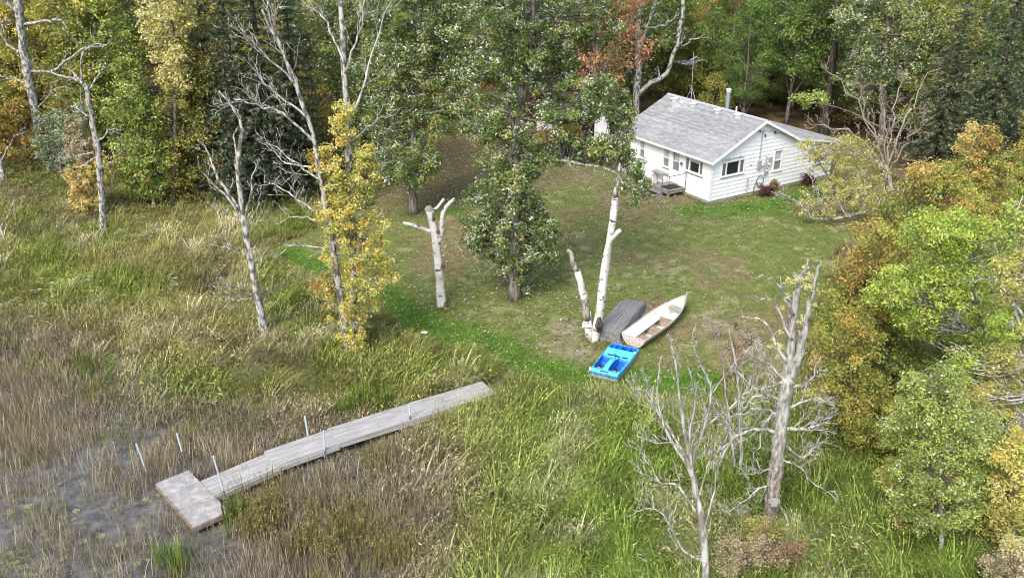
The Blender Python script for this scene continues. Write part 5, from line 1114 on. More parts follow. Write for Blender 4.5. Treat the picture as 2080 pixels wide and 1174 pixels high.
t.build(BARK_GREY)
t = Tree('dead_tree', 'slender grey dead saplings tangled between the two big dead trees', 'tree', (1508, 965), seed=10)
t.stem([(1508, 965), (1506, 900), (1500, 800), (1490, 720), (1480, 660)], 5, 1.5, n=10); t.stem([(1495, 965), (1485, 880), (1475, 800), (1470, 740)], 4.5, 1.2, dd=.3, n=10, ground=False)
for px in ([(1506, 900), (1470, 850), (1440, 830)], [(1500, 840), (1530, 780), (1540, 740)], [(1490, 760), (1460, 700), (1450, 660)], [(1480, 850), (1440, 800), (1400, 790)], [(1500, 800), (1545, 830), (1570, 850)]): t.limb(px, 2.4, .8, 0, t.g.uniform(-.8, .8), mat=BARK_GREY, tw=(9, .6, 1, .2, .25, (.4, .9), .009))
t.build(BARK_GREY)

# --- left side dead trees and saplings
t = Tree('dead_tree', 'slim grey dead tree among golden leaves at the left meadow edge', 'tree', (209, 474), seed=11)
t.stem([(209, 474), (207, 400), (200, 320), (188, 250), (178, 190), (165, 165)], 9, 5, n=16, amp=.03)
for px, r0, r1, tw in (([(172, 175), (150, 150), (140, 135)], 4, 1, (5, 1.2, 1)), ([(168, 170), (165, 130), (185, 95), (220, 97)], 3.5, 1, (6, 1.0, 1)), ([(160, 165), (110, 150), (60, 143)], 3.5, 1, (6, 1.2, 1)), ([(185, 240), (150, 220), (100, 190)], 2.5, 1, (6, 1.1, 1)), ([(195, 290), (225, 265), (250, 262)], 3, 1, (6, .8, 1)), ([(204, 340), (240, 320), (250, 300)], 2, .8, (4, .8, 1)), ([(190, 310), (150, 315), (110, 305)], 2, .8, (7, 1.0, 1)), ([(175, 190), (200, 150), (215, 130)], 3, 1, (5, .8, 1)), ([(200, 320), (160, 340), (120, 350)], 2, .8, (6, 1, 1))):
    t.limb(px, r0, r1, 0, t.g.uniform(-1, 1), mat=BARK_LICHEN, tw=tw)
t.build(BARK_LICHEN)
t = Tree('dead_tree', 'big leaning grey dead trunk with crooked limbs at the top left', 'tree', (88, 330), seed=12)
t.stem([(88, 330), (76, 250), (60, 170), (48, 100), (40, 30), (32, -50)], 12, 9, n=16, amp=.05)
for px, r0, r1, tw in (([(40, 30), (10, 0), (-10, -20)], 5, 3, (4, 1.2, 1)), ([(46, 50), (90, 45), (120, 40), (140, 62)], 4.5, 1, (6, 1.0, 1)), ([(45, 110), (15, 90), (5, 50), (15, 30)], 4.5, 1.5, (5, 1.1, 1)), ([(56, 145), (110, 140), (170, 100), (225, 97)], 4.5, 1.2, (7, 1.2, 1)), ([(60, 170), (30, 160), (0, 155)], 3, 1, (5, 1.2, 1)), ([(36, 0), (60, -30), (90, -50)], 4, 2, (3, 1, 0)), ([(70, 235), (110, 180), (150, 185)], 2, .8, (5, 1, 1))):
    t.limb(px, r0, r1, 0, t.g.uniform(-1, 1), mat=BARK_LICHEN, tw=tw)
t.build(BARK_LICHEN)
for (u_, v_, px, lb_, sd_) in ((10, 372, [(10, 372), (0, 330), (-10, 290)], 'short pale trunk at the left edge below the leaning dead tree', 13), (14, 490, [(14, 490), (0, 462), (-20, 430)], 'thin grey leaning trunk at the left edge of the meadow', 14)):
    t = Tree('dead_tree', lb_, 'tree', (u_, v_), seed=sd_); t.stem(px + [(px[-1][0] - 20, px[-1][1] - 90)], 8, 5, n=8); t.limb([px[1], (px[1][0] + 30, px[1][1] - 50), (px[1][0] + 50, px[1][1] - 60)], 2, .8, mat=BARK_LICHEN, tw=(5, .8, 1)); t.build(BARK_LICHEN)
t = Tree('golden_sapling', 'small tree with golden yellow leaves beside the slim dead tree', 'tree', (180, 442), seed=15)
t.stem([(180, 442), (175, 380), (170, 300), (165, 240)], 3, 1.5, n=8)
for a_ in ((175, 415, 30, 28, 16, 'gold'), (165, 360, 32, 34, 17, 'gold'), (165, 300, 28, 34, 9, 'palebrown'), (200, 340, 22, 40, 6, 'gold'), (150, 270, 24, 30, 5, 'palebrown')): t.clumps(*a_[:4], a_[4] * 2, .28, 38, .16, a_[5])
t.build(TWIG)
t = Tree('young_birch', 'young green birch with slim white trunk at the wood edge', 'tree', (316, 432), seed=16)
t.stem([(316, 432), (305, 370), (290, 290), (278, 220), (265, 130)], 4, 1.2, n=12)
for a_ in ((262, 150, 32, 34, 18), (255, 210, 42, 40, 26), (290, 240, 40, 50, 26), (265, 290, 42, 40, 26), (300, 330, 44, 40, 28), (270, 360, 34, 36, 18), (310, 385, 30, 24, 12)): t.clumps(*a_[:4], a_[4], .40, 58, .17, 'aspen', dd=t.g.uniform(-.3, .3))
t.clumps(270, 345, 45, 45, 12, .34, 40, .17, 'yellowgreen')
t.build(BARK_ASPEN, TWIG)
t = Tree('willow_shrub', 'rounded grey green willow shrub under the leaning dead trunk', 'shrub', (125, 362), seed=17)
t.stem([(125, 362), (122, 320), (118, 260)], 3, 1.2, n=6); t.clumps(120, 290, 50, 62, 60, .42, 64, .17, 'greygreen', pale=.16); t.clumps(165, 240, 28, 30, 12, .35, 50, .17, 'greygreen', pale=.2); t.build(TWIG)
t = Tree('olive_tree', 'bushy olive and yellow leaved tree left of the dark spruces', 'tree', (394, 412), seed=18)
t.stem([(394, 412), (390, 330), (388, 220), (385, 80)], 5, 2, n=10)
for a_ in ((385, 360, 55, 55, 40), (390, 260, 55, 60, 42), (385, 170, 55, 60, 38), (350, 310, 36, 50, 18), (400, 90, 50, 60, 26)): t.clumps(*a_[:4], a_[4], .5, 60, .19, 'olive')
t.clumps(345, 400, 40, 24, 10, .35, 44, .17, 'rust')
t.build(BARK_OAK)
t = Tree('yellow_tree', 'pale yellow leaved tree rising at the upper left of the wood', 'tree', (352, 428), seed=19)
t.stem([(352, 428), (356, 200), (350, 80), (345, -40)], 6, 3, n=10)
for a_ in ((345, 120, 40, 46, 20), (330, 40, 42, 46, 24), (380, 30, 34, 50, 14), (360, -30, 50, 30, 14), (365, 165, 26, 30, 7)): t.clumps(*a_[:4], a_[4], .44, 58, .18, 'paleyellow')
for a_ in ((345, 225, 34, 44, 13), (350, 310, 36, 50, 16), (345, 385, 34, 34, 10)): t.clumps(*a_[:4], a_[4], .42, 56, .17, 'olive')
t.build(BARK_OAK)

# --- shrubs and trees on the right
def bush(name, label, cat, base, ells, seed, R=.34, per=60, size=.12, barkm=TWIG, stems=None, pale=0., k=1.0, grp=None):
    t = Tree(name, label, cat, base, seed=seed, group=grp)
    for px, r0, r1, dd in (stems or [([base, ((base[0] + ells[0][0]) / 2, (base[1] + ells[0][1]) / 2), ells[0][:2]], 4, 1.5, 0)]): t.stem(px, r0, r1, dd, n=10)
    for e in ells: t.clumps(*e[:4], max(3, int(e[4] * k)), R, int(per * 1.25), size * .86, e[5], pale=pale, dd=e[6] if len(e) > 6 else t.g.uniform(-.4, .4))
    return t
bush('hedge_shrub', 'green and orange leaved shrub right behind the split dead trunk', 'shrub', (1712, 905), [(1715, 790, 75, 90, 70, 'hedge'), (1720, 690, 65, 70, 60, 'hedge'), (1760, 840, 60, 60, 30, 'hedge'), (1750, 800, 50, 40, 16, 'rust')], 21, R=.34, k=1.0).build(TWIG)
bush('hedge_shrub', 'tall olive shrub with orange tips above the split dead trunk', 'shrub', (1800, 800), [(1760, 620, 75, 80, 70, 'hedge'), (1800, 530, 70, 70, 56, 'hedge'), (1840, 650, 70, 80, 50, 'hedge'), (1745, 560, 40, 50, 22, 'rust')], 22, R=.38, size=.135).build(TWIG)
bush('hedge_shrub', 'orange and green shrub at the right end of the lawn', 'shrub', (1870, 640), [(1850, 460, 80, 70, 60, 'hedge'), (1800, 470, 60, 50, 34, 'rust'), (1930, 440, 80, 80, 50, 'hedge'), (1900, 380, 60, 44, 34, 'hedge'), (1880, 350, 30, 30, 10, 'gold')], 23, R=.38, size=.14).build(TWIG)
bush('hedge_shrub', 'golden orange shrub below the spruce at the right edge', 'shrub', (1985, 520), [(1975, 300, 30, 50, 22, 'gold'), (1955, 360, 55, 40, 30, 'hedge'), (1925, 380, 60, 44, 26, 'gold'), (2030, 370, 50, 60, 34, 'hedge'), (1985, 420, 90, 50, 44, 'hedge'), (2010, 300, 20, 40, 9, 'rust')], 24, R=.36, size=.15).build(TWIG)
t = bush('lime_tree', 'bright lime green leaved tree leaning out over the hedge at right', 'tree', (1985, 905), [(1920, 465, 85, 42, 40, 'lime'), (1985, 500, 70, 50, 34, 'lime'), (1830, 590, 75, 48, 40, 'lime'), (1890, 560, 60, 44, 26, 'lime'), (1880, 650, 60, 36, 22, 'lime'), (1960, 600, 70, 50, 28, 'lime'), (2000, 680, 60, 44, 20, 'lime'), (1960, 700, 60, 40, 14, 'aspen')], 25, R=.30, size=.115,
         stems=[([(1985, 905), (1990, 780), (1995, 650), (1960, 540), (1930, 480)], 7, 2, 0)])
t.limb([(1990, 720), (1940, 640), (1880, 610), (1830, 600)], 5, 1.5, 0, -.4, mat=BARK_LICHEN, tw=(5, .6, 1)); t.build(BARK_LICHEN)
bush('aspen_tree', 'green aspen with slender pale trunk at the lower right', 'tree', (1915, 1128), [(1890, 800, 70, 60, 34, 'aspen'), (1860, 870, 60, 60, 30, 'aspen'), (1925, 890, 80, 70, 44, 'aspen'), (1870, 970, 70, 60, 34, 'aspen'), (1940, 990, 70, 60, 34, 'aspen'), (1905, 1060, 60, 36, 16, 'aspen')], 26, R=.28, size=.10, per=56,
     stems=[([(1915, 1128), (1912, 1040), (1908, 940), (1905, 840), (1890, 760)], 6, 2, 0)], pale=.10).build(BARK_ASPEN, TWIG)
bush('aspen_tree', 'second smaller aspen close to the lower right corner', 'tree', (1992, 1060), [(1990, 880, 60, 60, 26, 'aspen'), (1985, 970, 55, 60, 24, 'aspen'), (2040, 960, 50, 70, 22, 'yellowgreen'), (2050, 1040, 45, 44, 14, 'hedge')], 27, R=.28, size=.10, per=52,
     stems=[([(1992, 1060), (1988, 960), (1980, 840)], 4, 1.5, 0)]).build(BARK_ASPEN, TWIG)
t = bush('yellow_tree', 'yellow green tree with long grey limbs at the right edge', 'tree', (2120, 985), [(2050, 740, 55, 44, 24, 'yellowgreen'), (1985, 800, 55, 40, 22, 'yellowgreen'), (1960, 740, 40, 30, 10, 'lime'), (2055, 660, 45, 40, 18, 'lime'), (2060, 560, 50, 50, 22, 'yellowgreen'), (2050, 860, 44, 50, 18, 'yellow'), (2030, 800, 50, 40, 14, 'yellowgreen'), (2090, 450, 50, 60, 20, 'lime')], 28, R=.26, size=.11, per=50,
         stems=[([(2120, 985), (2115, 850), (2120, 700), (2110, 560), (2100, 440)], 9, 4, 0)])
for px, r0 in (([(2118, 760), (2070, 650), (2040, 580), (2020, 500)], 6), ([(2115, 880), (2060, 820), (1990, 740), (1930, 690)], 5), ([(2115, 930), (2050, 880), (1990, 840), (1930, 790)], 5), ([(2118, 720), (2050, 600), (1985, 560)], 5), ([(2115, 640), (2075, 560), (2060, 470), (2075, 400)], 5), ([(2100, 980), (2060, 960), (2010, 950)], 3)):
    t.limb(px, r0, 1, 0, t.g.uniform(-.6, .3), mat=BARK_GREY, tw=(6, .7, 1))
t.build(BARK_GREY)
bush('thicket_shrub', 'dark green thicket shrub filling the shade under the lime tree', 'shrub', (1860, 840), [(1900, 740, 110, 70, 60, 'darkgreen', .8), (1840, 760, 60, 60, 30, 'hedge', .8), (1960, 800, 80, 90, 40, 'darkgreen', .8)], 29, R=.42, size=.14).build(TWIG)
bush('thicket_shrub', 'shaded green shrub behind the two aspens at lower right', 'shrub', (2040, 1010), [(2020, 940, 90, 80, 44, 'darkgreen', .9), (2060, 1050, 60, 60, 24, 'hedge', .5)], 30, R=.4, size=.13).build(TWIG)
bush('yellow_shrub', 'yellow leaved shrub in the lower right corner behind the pale shrub', 'shrub', (2065, 1130), [(2050, 1020, 50, 60, 30, 'yellowgreen'), (2060, 930, 40, 60, 22, 'yellow'), (2020, 1080, 40, 40, 16, 'hedge')], 41, R=.28, size=.11).build(TWIG)
bush('hedge_shrub', 'low rusty green shrub between the hedge and the green aspen', 'shrub', (1790, 930), [(1780, 880, 60, 40, 30, 'hedge'), (1830, 850, 50, 50, 24, 'hedge'), (1750, 900, 40, 26, 12, 'rust')], 42, R=.28, size=.11).build(TWIG)
bush('hedge_shrub', 'yellow green shrub at the left foot of the green aspen', 'shrub', (1835, 1090), [(1840, 1020, 44, 50, 20, 'aspen'), (1820, 960, 34, 40, 12, 'yellowgreen')], 43, R=.26, size=.10).build(TWIG)
bush('brown_shrub', 'brown and buff leaved shrub at the foot of the split dead trunk', 'shrub', (1535, 1168), [(1530, 1120, 75, 44, 46, 'palebrown'), (1490, 1150, 40, 30, 16, 'palebrown'), (1600, 1120, 44, 40, 18, 'brown'), (1570, 1070, 50, 26, 12, 'olive')], 31, R=.22, size=.075, per=46).build(TWIG)
bush('pale_shrub', 'pale straw coloured shrub in the lower right corner', 'shrub', (2055, 1215), [(2050, 1150, 48, 36, 36, 'palebrown'), (2070, 1110, 26, 24, 10, 'paleyellow')], 32, R=.2, size=.08, per=44, pale=.25).build(TWIG)
bush('red_sapling', 'thin sapling with reddish orange leaves behind the dead trees', 'shrub', (1492, 800), [(1490, 740, 40, 46, 14, 'red'), (1510, 690, 36, 36, 8, 'wine')], 33, R=.22, size=.075, per=22).build(TWIG)
bush('red_sapling', 'small red leaved plant in the shade beneath the aspens', 'shrub', (1835, 1080), [(1832, 1058, 18, 20, 6, 'red')], 34, R=.16, size=.08, per=26).build(TWIG)
# beside the cottage
bush('yellow_sapling', 'small yellow leaved tree at the right end of the cottage', 'tree', (1712, 408), [(1650, 305, 30, 28, 9, 'paleyellow'), (1680, 340, 40, 40, 12, 'yellowgreen'), (1730, 350, 40, 40, 18, 'yellowgreen'), (1700, 385, 40, 26, 12, 'yellowgreen'), (1700, 290, 30, 14, 5, 'paleyellow'), (1740, 300, 26, 20, 5, 'yellowgreen')], 35, R=.36, size=.15, per=34).build(TWIG)
t = Tree('leaning_tree', 'low leaning tree with sparse pale leaves right of the cottage corner', 'tree', (1795, 452), seed=36)
t.stem([(1795, 452), (1770, 430), (1720, 440), (1680, 445), (1640, 440), (1625, 415), (1590, 392)], 5.5, 1.5, dd=-.5, n=14)
for px in ([(1780, 435), (1790, 400), (1800, 360), (1790, 330)], [(1720, 440), (1700, 400), (1680, 370)], [(1680, 443), (1660, 400), (1640, 350)], [(1650, 440), (1600, 400), (1570, 390)], [(1760, 435), (1740, 390), (1745, 340)]): t.limb(px, 2.4, .8, 0, t.g.uniform(-.6, .6), mat=BARK_GREY, tw=(6, .9, 1))
for a_ in ((1680, 405, 60, 36, 14), (1740, 400, 60, 40, 18), (1640, 425, 40, 24, 6), (1790, 380, 40, 44, 14)): t.clumps(*a_[:4], a_[4], .34, 22, .14, 'yellowgreen', pale=.1)
t.build(BARK_LICHEN)
t = Tree('bare_shrub', 'wide bare twiggy tree fanning up right of the cottage', 'tree', (1812, 392), seed=37)
t.stem([(1812, 392), (1806, 360), (1800, 335)], 6, 4.5, n=5)
for px in ([(1802, 345), (1770, 270), (1730, 200), (1670, 133)], [(1800, 335), (1795, 250), (1790, 180)], [(1802, 340), (1830, 260), (1860, 210), (1895, 140)], [(1800, 345), (1740, 280), (1690, 255), (1640, 258)], [(1800, 340), (1760, 230), (1740, 160)], [(1806, 350), (1840, 290), (1880, 250)], [(1800, 345), (1730, 300), (1690, 285)], [(1803, 335), (1815, 230), (1830, 150)], [(1808, 360), (1770, 320), (1740, 310)]): t.limb(px, 2.6, .8, 0, t.g.uniform(-1.2, 1.2), n=12, amp=.12, mat=M('bare_twig', (.25, .215, .165), .9, col2=(.40, .36, .29), nscale=6), tw=(12, 1.1, 1))
t.clumps(1790, 330, 70, 50, 16, .5, 16, .14, 'palebrown', branch=False); t.build(BARK_GREY)
for u_, v_, ru, rv, n_, pl_, lb_, sd_ in ((1556, 391, 15, 11, 16, 'wine', 'dark reddish shrub below the hose on the gable wall', 38), (1572, 378, 9, 9, 9, 'brown', 'small brown spiky shrub against the gable wall beside the reddish one', 39), (1642, 368, 12, 12, 14, 'wine', 'dark wine red shrub near the right end of the gable wall', 40)):
    t = Tree('foundation_shrub', lb_, 'shrub', (u_, v_ + 8), seed=sd_); t.stem([(u_, v_ + 8), (u_, v_)], 1.2, .8, n=4); t.clumps(u_, v_ - 2, ru, rv, n_, .20, 44, .11, pl_); t.build(TWIG)

# --- wood behind: tree kinds shared by copies
def gen_broad(seed, H, R, cb, pal, per=80, nc=130, leaf=.235, pale=0., cone=.0, R0=.85):
    g = np.random.default_rng(seed); tr = []; n = 10
    Q = smooth_line([[0, 0, -.2], [g.normal(0, .2), g.normal(0, .2), H * .4], [g.normal(0, .4), g.normal(0, .4), H * .93]], n, g, .06); r = np.linspace(.02 * H * .75, .03, n); tr.append((Q, r, 8))
    C = []
    while len(C) < nc:
        h = g.uniform(cb, 1.0); f = (h - cb) / (1 - cb); prof = (math.sin(math.pi * min(1, f * .92 + .08)) ** .6) * (1 - cone * f)
        a = g.uniform(0, 6.283); rr = R * prof * math.sqrt(g.uniform(.25, 1)); C.append([rr * math.cos(a), rr * math.sin(a), h * H])
    C = np.array(C); RR = R0 * g.uniform(.6, 1.25, nc)
    for c in C[::2]:
        i = int(np.clip((c[2] - np.hypot(c[0], c[1]) * .7) / (H * .93) * n, 1, n - 1)); m_ = (Q[i] + c) / 2 + g.normal(0, .15, 3); tr.append((smooth_line([Q[i], m_, c], 4), np.linspace(max(.02, r[i] * .4), .015, 4), 4))
    return tubes_mesh('trunk', tr), leaf_mesh([leaf_geo(g, C, RR, per, leaf, pal, pale)])
def gen_spruce(seed, H, R, pal='spruce', leaf=.30):
    g = np.random.default_rng(seed); tr = [(np.array([[0, 0, -.2], [0, 0, H * .5], [0, 0, H]]), np.array([.018 * H, .010 * H, .02]), 8)]; C = []; z = H * .10
    while z < H * .98:
        f = 1 - z / H; L = R * (f ** .8) * g.uniform(.8, 1.15) + .15; nb = int(5 + 5 * f); a0 = g.uniform(0, 6.28)
        for k in range(nb):
            a = a0 + k * 6.283 / nb + g.normal(0, .2); l_ = L * g.uniform(.7, 1.1); ds = np.linspace(.25, 1, max(2, int(l_ / .38)))
            dr = .25 * l_; e = np.array([math.cos(a) * l_, math.sin(a) * l_, z - dr]); tr.append((np.array([[0, 0, z], [e[0] * .5, e[1] * .5, z - dr * .35], e]), np.array([.03, .02, .01]), 3))
            for d in ds: C.append([math.cos(a) * l_ * d, math.sin(a) * l_ * d, z - dr * d ** 1.3])
        z += .42 + .02 * H * .3
    C = np.array(C); RR = np.full(len(C), .34) * g.uniform(.7, 1.2, len(C))
    return tubes_mesh('trunk', tr), leaf_mesh([leaf_geo(g, C, RR, 15, leaf, pal, flat=.45, up=.9, asp=.3, shell=.1)])
KIND = {
 'green1': (gen_broad(201, 15, 3.8, .22, 'darkgreen'), BARK_OAK), 'green2': (gen_broad(202, 17, 4.2, .30, 'darkgreen', pale=.05), BARK_OAK),
 'mid1': (gen_broad(203, 15, 3.6, .15, 'oak', pale=.15), BARK_OAK), 'mid2': (gen_broad(204, 13, 3.4, .12, 'aspen'), BARK_ASPEN),
 'olive1': (gen_broad(205, 14, 3.4, .10, 'olive'), BARK_OAK), 'olive2': (gen_broad(206, 11, 3.2, .06, 'hedge'), BARK_DARK),
 'under': (gen_broad(207, 5, 2.4, .05, 'olive', nc=50, R0=.7), TWIG), 'red': (gen_broad(208, 12, 3.4, .28, 'red', nc=80), BARK_OAK),
 'spr1': (gen_spruce(209, 16, 2.7), BARK_DARK), 'spr2': (gen_spruce(210, 13, 2.4), BARK_DARK), 'brown1': (gen_broad(211, 12, 3, .15, 'brown', nc=55, per=40), BARK_DARK)}
WORDS = {'green1': 'dark green broadleaf tree', 'green2': 'tall dark green broadleaf tree', 'mid1': 'mid green oak with pale flecks', 'mid2': 'light green aspen', 'olive1': 'olive yellow broadleaf tree', 'olive2': 'bushy olive and orange tree', 'under': 'low olive understorey shrub', 'red': 'red and orange leaved maple', 'spr1': 'dark tall spruce', 'spr2': 'dark spruce', 'brown1': 'thin brown leaved tree'}
NAMES = {'spr1': 'spruce_tree', 'spr2': 'spruce_tree', 'under': 'understorey_shrub', 'red': 'maple_tree', 'mid1': 'oak_tree', 'mid2': 'aspen_tree'}
gf = np.random.default_rng(77); used = set()
LM = [(30, 60, 'the top left leaning dead trunk'), (120, 290, 'the willow shrub'), (190, 130, 'the slim dead tree'), (265, 230, 'the young birch'), (350, 60, 'the pale yellow tree'), (390, 250, 'the olive tree'), (510, 250, 'the dark spruces'), (590, 120, 'the bare crown of the yellow tree'), (740, 120, 'the dark oak behind the dead crown'),
      (850, 100, 'the back left oak'), (1050, 80, 'the central oak crown'), (1200, 110, 'the red maple'), (1240, 230, 'the shed'), (1300, 100, 'the curved bare limb'), (1410, 130, 'the roof antenna'), (1480, 190, 'the cottage flue'), (1580, 200, 'the cottage gable'), (1675, 230, 'the thick dark trunk'), (1800, 80, 'the pale oak'), (1790, 230, 'the bare fanning tree'), (1960, 150, 'the big right spruce'), (1980, 340, 'the golden orange shrub'), (2060, 480, 'the right edge limbs')]
def where(P, h):
    P = np.asarray(P, float)
    q = np.array([P[0], P[1], tz(P[0], P[1]) + h]); dpt = depth(q); u = 1040 + FPX * q[0] / dpt; v = 587 - FPX * (q[1] * SP + (q[2] - CAMH) * CP) / dpt
    k = min(LM, key=lambda a: math.hypot((a[0] - u), (a[1] - v) * .8)); dx, dy = u - k[0], v - k[1]
    return ('behind ' if abs(dx) < 22 else ('left of ' if dx < 0 else 'right of ')) + k[2] + (', farther' if P[1] > 82 else '')
SEEN = {}
def plant(kind, P, s=1., label=None, group=None, tint=(1, 1, 1)):
    (tm, cm), bk = KIND[kind]
    r_ = thing(NAMES.get(kind, 'broadleaf_tree'), label or WORDS[kind] + ' ' + where(P, 2 if kind == 'under' else 6), 'shrub' if kind == 'under' else 'tree', (P[0], P[1], tz(P[0], P[1])), gf.uniform(0, 6.28), group[0] if group else None)
    r_.scale = (s * gf.uniform(.92, 1.08), s * gf.uniform(.92, 1.08), s)
    obj('trunk', tm, bk, r_); c_ = obj('crown', cm, LEAF, r_); v_ = gf.uniform(.82, 1.2); c_.color = (tint[0] * v_ * gf.uniform(.92, 1.1), tint[1] * v_, tint[2] * v_, 1)
# the ones that stand out
plant('red', G(1215, 292) + [0, 1, 0], 1.1, 'red and orange leaved maple behind the central oak'); 
plant('spr1', G(505, 424), .95, 'tall dark spruce standing left of the dead bare crown'); plant('spr1', G(560, 420), 1.05, 'dark spruce behind the bare branches of the yellow tree'); plant('spr2', G(455, 395), 1.1, 'dark spruce just right of the olive tree'); plant('spr2', G(620, 400), .9, 'dark spruce behind the twin stemmed yellow tree')
plant('spr1', G(1985, 372), 1.0, 'large grey green spruce at the right edge above the orange shrubs', tint=(1.7, 1.6, 1.5)); plant('spr2', G(1900, 340), .95, 'shorter grey green spruce beside the large one at right', tint=(1.6, 1.5, 1.4)); plant('spr1', G(2080, 360), .95, 'grey green spruce cut by the right picture edge', tint=(1.5, 1.4, 1.3))
t = Tree('pale_oak', 'oak with pale silvery green leaves behind the bare tree at right', 'tree', (1790, 300), seed=50)
t.stem([(1790, 300), (1795, 200), (1800, 80), (1805, -40)], 10, 5)
for a_ in ((1800, 70, 90, 70, 44), (1760, 150, 60, 50, 22), (1850, 150, 60, 60, 26), (1740, 40, 40, 50, 14), (1880, 60, 50, 70, 20), (1800, 0, 80, 40, 22), (1850, 220, 50, 40, 12)): t.clumps(*a_[:4], a_[4], .62, 76, .19, 'oak', pale=.36)
t.limb([(1792, 260), (1720, 225), (1640, 205)], 3, 1, 0, -.8, mat=BARK_OAK, tw=(5, 1, 1)); t.clumps(1650, 205, 40, 16, 8, .5, 50, .22, 'aspen', dd=-.8); t.build(BARK_OAK)
t = Tree('dark_trunk_tree', 'tree with thick dark trunk just behind the cottage right end', 'tree', (1672, 278), seed=51)
t.stem([(1672, 278), (1678, 225), (1690, 120), (1700, 0)], 12, 8, n=10)
for a_ in ((1660, 130, 60, 40, 20), (1700, 60, 60, 60, 26), (1640, 60, 50, 50, 18), (1690, -20, 80, 30, 14)): t.clumps(*a_[:4], a_[4], .7, 58, .23, 'darkgreen', dd=1.)
t.build(BARK_DARK)
t = Tree('crooked_birch', 'grey tree with a long curved bare limb left of the cottage ridge', 'tree', (1292, 262), seed=52)
t.stem([(1292, 262), (1293, 200), (1297, 130), (1296, 60), (1302, -40)], 9, 5, n=12)
for px, r0, r1 in (([(1296, 195), (1310, 178), (1345, 158), (1368, 125), (1376, 70), (1392, 0), (1400, -40)], 7, 4.5), ([(1374, 100), (1400, 85), (1440, 75)], 2.4, 1), ([(1297, 110), (1312, 60), (1330, 0)], 5, 2.5), ([(1310, 60), (1350, 50), (1380, 30)], 2.5, 1), ([(1296, 60), (1270, 20), (1260, -20)], 3, 1)): t.limb(px, r0, r1, 0, t.g.uniform(-.6, .6), n=14, mat=BARK_LICHEN, tw=(4, 1.2, 1))
t.build(BARK_LICHEN)
LW = ('woodland trees left of the lawn', 'in the dense wood at the upper left'); CW = ('woodland trees behind the lawn', 'in the wood behind the lawn and shed'); RW = ('woodland trees behind the cottage', 'in the wood behind the cottage and at right')
def row(y0, y1, x0, x1, step, kinds_, smin, smax, avoid):
    x_ = x0
    while x_ < x1:
        P = np.array([x_ + gf.uniform(-.35, .35) * step, gf.uniform(y0, y1), 0]); k_ = kinds_[gf.integers(0, len(kinds_))]
        if not avoid(P): plant(k_, P, gf.uniform(smin, smax), None, LW if P[0] < -9 else (CW if P[0] < 9 else RW))
        x_ += step
def clear(P):
    x_, y_ = P[0:1], P[1:2]; return bool((sdist(x_, y_, LAWN) < 1.6)[0]) or bool(house_box(x_ + 1.0, y_)[0]) or bool(house_box(x_ - 1, y_ - 1)[0]) or abs(P[0]) > .585 * (P[1] + 7.5) + 4 or (P[1] < 60 and -37 < P[0] < -21) or math.hypot(P[0] - sp_[0] + 2, P[1] - sp_[1] - 2) < 4.5
row(54, 58, -40, -12, 4.2, ['olive1', 'mid2', 'olive2', 'olive1'], .75, 1.0, clear)
row(61, 66, -46, -6, 4.4, ['olive1', 'mid1', 'olive1', 'mid2', 'green1', 'olive2'], .9, 1.15, clear)
row(66, 71, -6, 14, 4.6, ['mid1', 'green1', 'olive2', 'green2'], .85, 1.1, clear)
row(72, 77, 12, 46, 4.8, ['green1', 'green2', 'green1', 'mid2', 'olive1'], .62, .85, clear)
row(74, 80, -52, 14, 5.2, ['green1', 'green2', 'olive1', 'mid1', 'brown1'], .95, 1.2, clear)
row(66, 72, 18, 44, 3.6, ['green1', 'mid1', 'olive2', 'green2'], .55, .8, clear)
row(84, 92, -58, 60, 5.6, ['green2', 'green1', 'olive1', 'brown1', 'olive2', 'mid1'], .95, 1.25, clear)
row(100, 110, -68, 72, 7, ['green2', 'green1', 'olive1', 'mid1'], 1.1, 1.35, clear)
for u_, v_, s_, k_ in ((1480, 196, .62, 'green1'), (1555, 214, .6, 'green2'), (1610, 222, .55, 'green1'), (1640, 205, .6, 'mid1'), (1440, 190, .7, 'olive1'), (1560, 180, .7, 'green1'), (1700, 215, .6, 'mid2')): plant(k_, G(u_, v_), s_, None, RW)
for u_, v_, s_ in ((1345, 196, .8), (1395, 192, .9), (1445, 200, .85), (1500, 208, .8), (1545, 216, .7), (1420, 175, 1.0), (1520, 185, 1.0), (1590, 205, .9), (1240, 250, .8)): plant('under', G(u_, v_), s_, None, RW, (.75, .85, .7))
row(50, 53, -34, -13, 3.6, ['under'], .5, .8, clear); row(62, 70, -40, 44, 4.2, ['under'], .6, 1.0, clear); row(57, 60, -44, -24, 5, ['under'], .7, 1.1, clear)
for u_, v_, s_, k_, tn in ((15, 350, .75, 'under', (.9, .8, .8)), (60, 335, .8, 'under', (1, .8, .7)), (40, 305, .9, 'under', (1, 1, 1)), (-25, 300, .7, 'olive2', (1, 1, 1)), (150, 330, .8, 'under', (1, .9, .8)), (100, 290, .8, 'olive1', (1.15, 1.1, 1)), (30, 262, .8, 'mid2', (1.1, 1.05, .9)), (190, 300, .85, 'olive1', (1.1, 1.1, 1)), (-10, 240, .9, 'olive1', (1.1, 1, .9)), (240, 300, .8, 'mid2', (1.1, 1.1, .9)), (440, 412, .6, 'under', (1, 1, 1)), (300, 415, .5, 'under', (1.2, 1, .8))):
    plant(k_, G(u_, v_), s_, None, LW, tn)
for u_, v_, s_, k_ in ((1880, 300, .8, 'olive1'), (2050, 300, .9, 'mid1'), (1960, 265, .9, 'green1'), (2130, 420, .7, 'olive2'), (2060, 470, .5, 'olive2')):
    plant(k_, G(u_, v_), s_, None, ('trees crowding the right picture edge', 'at the right picture edge beyond the hedge'))

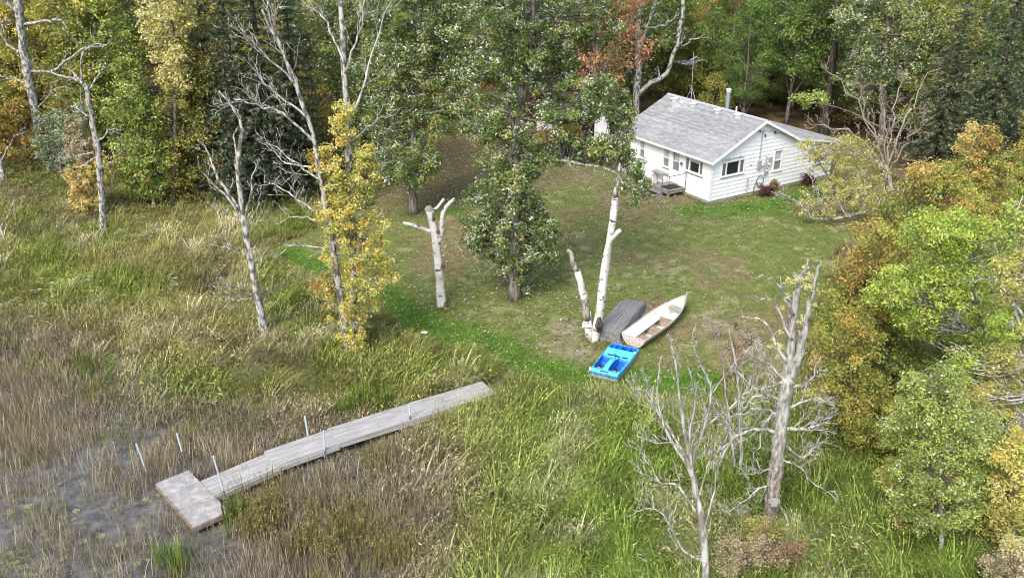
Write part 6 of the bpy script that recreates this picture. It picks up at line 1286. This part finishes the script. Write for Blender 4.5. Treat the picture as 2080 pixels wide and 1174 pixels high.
dup = {}
for o_ in list(COL.objects):
    if o_.get('label') and o_.get('category') in ('tree', 'shrub'): dup.setdefault(o_['label'], []).append(o_)
for lb_, L_ in dup.items():
    if len(L_) < 2: continue
    L_.sort(key=lambda o: o.location.x / (o.location.y * CP + 8)); nm_ = {2: ['left one', 'right one'], 3: ['left one', 'middle one', 'right one']}.get(len(L_)) or ['%s from left' % w_ for w_ in ('first', 'second', 'third', 'fourth', 'fifth', 'sixth', 'seventh', 'eighth', 'ninth', 'tenth')]
    for o_, q in zip(L_, nm_): o_['label'] = lb_ + ', ' + q
# ------------------------------------------------------------------ lily pads
PADM = [M('lily_pad_%s' % n_, c_, .5, spec=.4) for n_, c_ in (('green', (.17, .175, .085)), ('yellow', (.25, .23, .13)), ('brown', (.17, .145, .105)))]
PM = []
for m_ in PADM:
    a_ = np.linspace(.25, 2 * math.pi - .25, 14); mb = MB(); mb.add([(0, 0, .006)] + [(math.cos(t_) * .5, math.sin(t_) * .43, .004 + .012 * math.sin(3 * t_)) for t_ in a_], [(0, i, i + 1) for i in range(1, 14)])
    o_ = mb.build('lily_pad', m_); PM.append(o_.data); bpy.data.objects.remove(o_)
g = np.random.default_rng(91); k_ = 0; PW_ = ['green', 'yellow', 'brown']
for u0, v0, du, dv, n_ in ((90, 1060, 110, 90, 44), (280, 1010, 90, 60, 16), (470, 1080, 110, 40, 16), (230, 870, 70, 40, 10), (80, 900, 80, 50, 8), (300, 1120, 140, 40, 18), (60, 1150, 60, 20, 12)):
    for q in range(n_):
        P = U(u0 + g.normal(0, du * .55), v0 + g.normal(0, dv * .55), 0)
        if sdist(P[0:1], P[1:2], WATER)[0] > -.6 or not dock_clear(P[0:1], P[1:2])[0] or not inview(P[0:1], P[1:2], .3)[0]: continue
        i_ = g.choice(3, p=[.5, .38, .12]); s_ = g.uniform(.13, .28)
        o_ = obj('lily_pad', PM[i_], None, None, (P[0], P[1], .008 + .0015 * (k_ % 8)), (0, 0, g.uniform(0, 6.28))); o_.scale = (s_, s_, 1); k_ += 1
        tag(o_, 'flat notched %s lily pad floating on the marsh water' % ['green', 'yellowish', 'brownish'][i_], 'lily pad', 'lily pads on the marsh water')
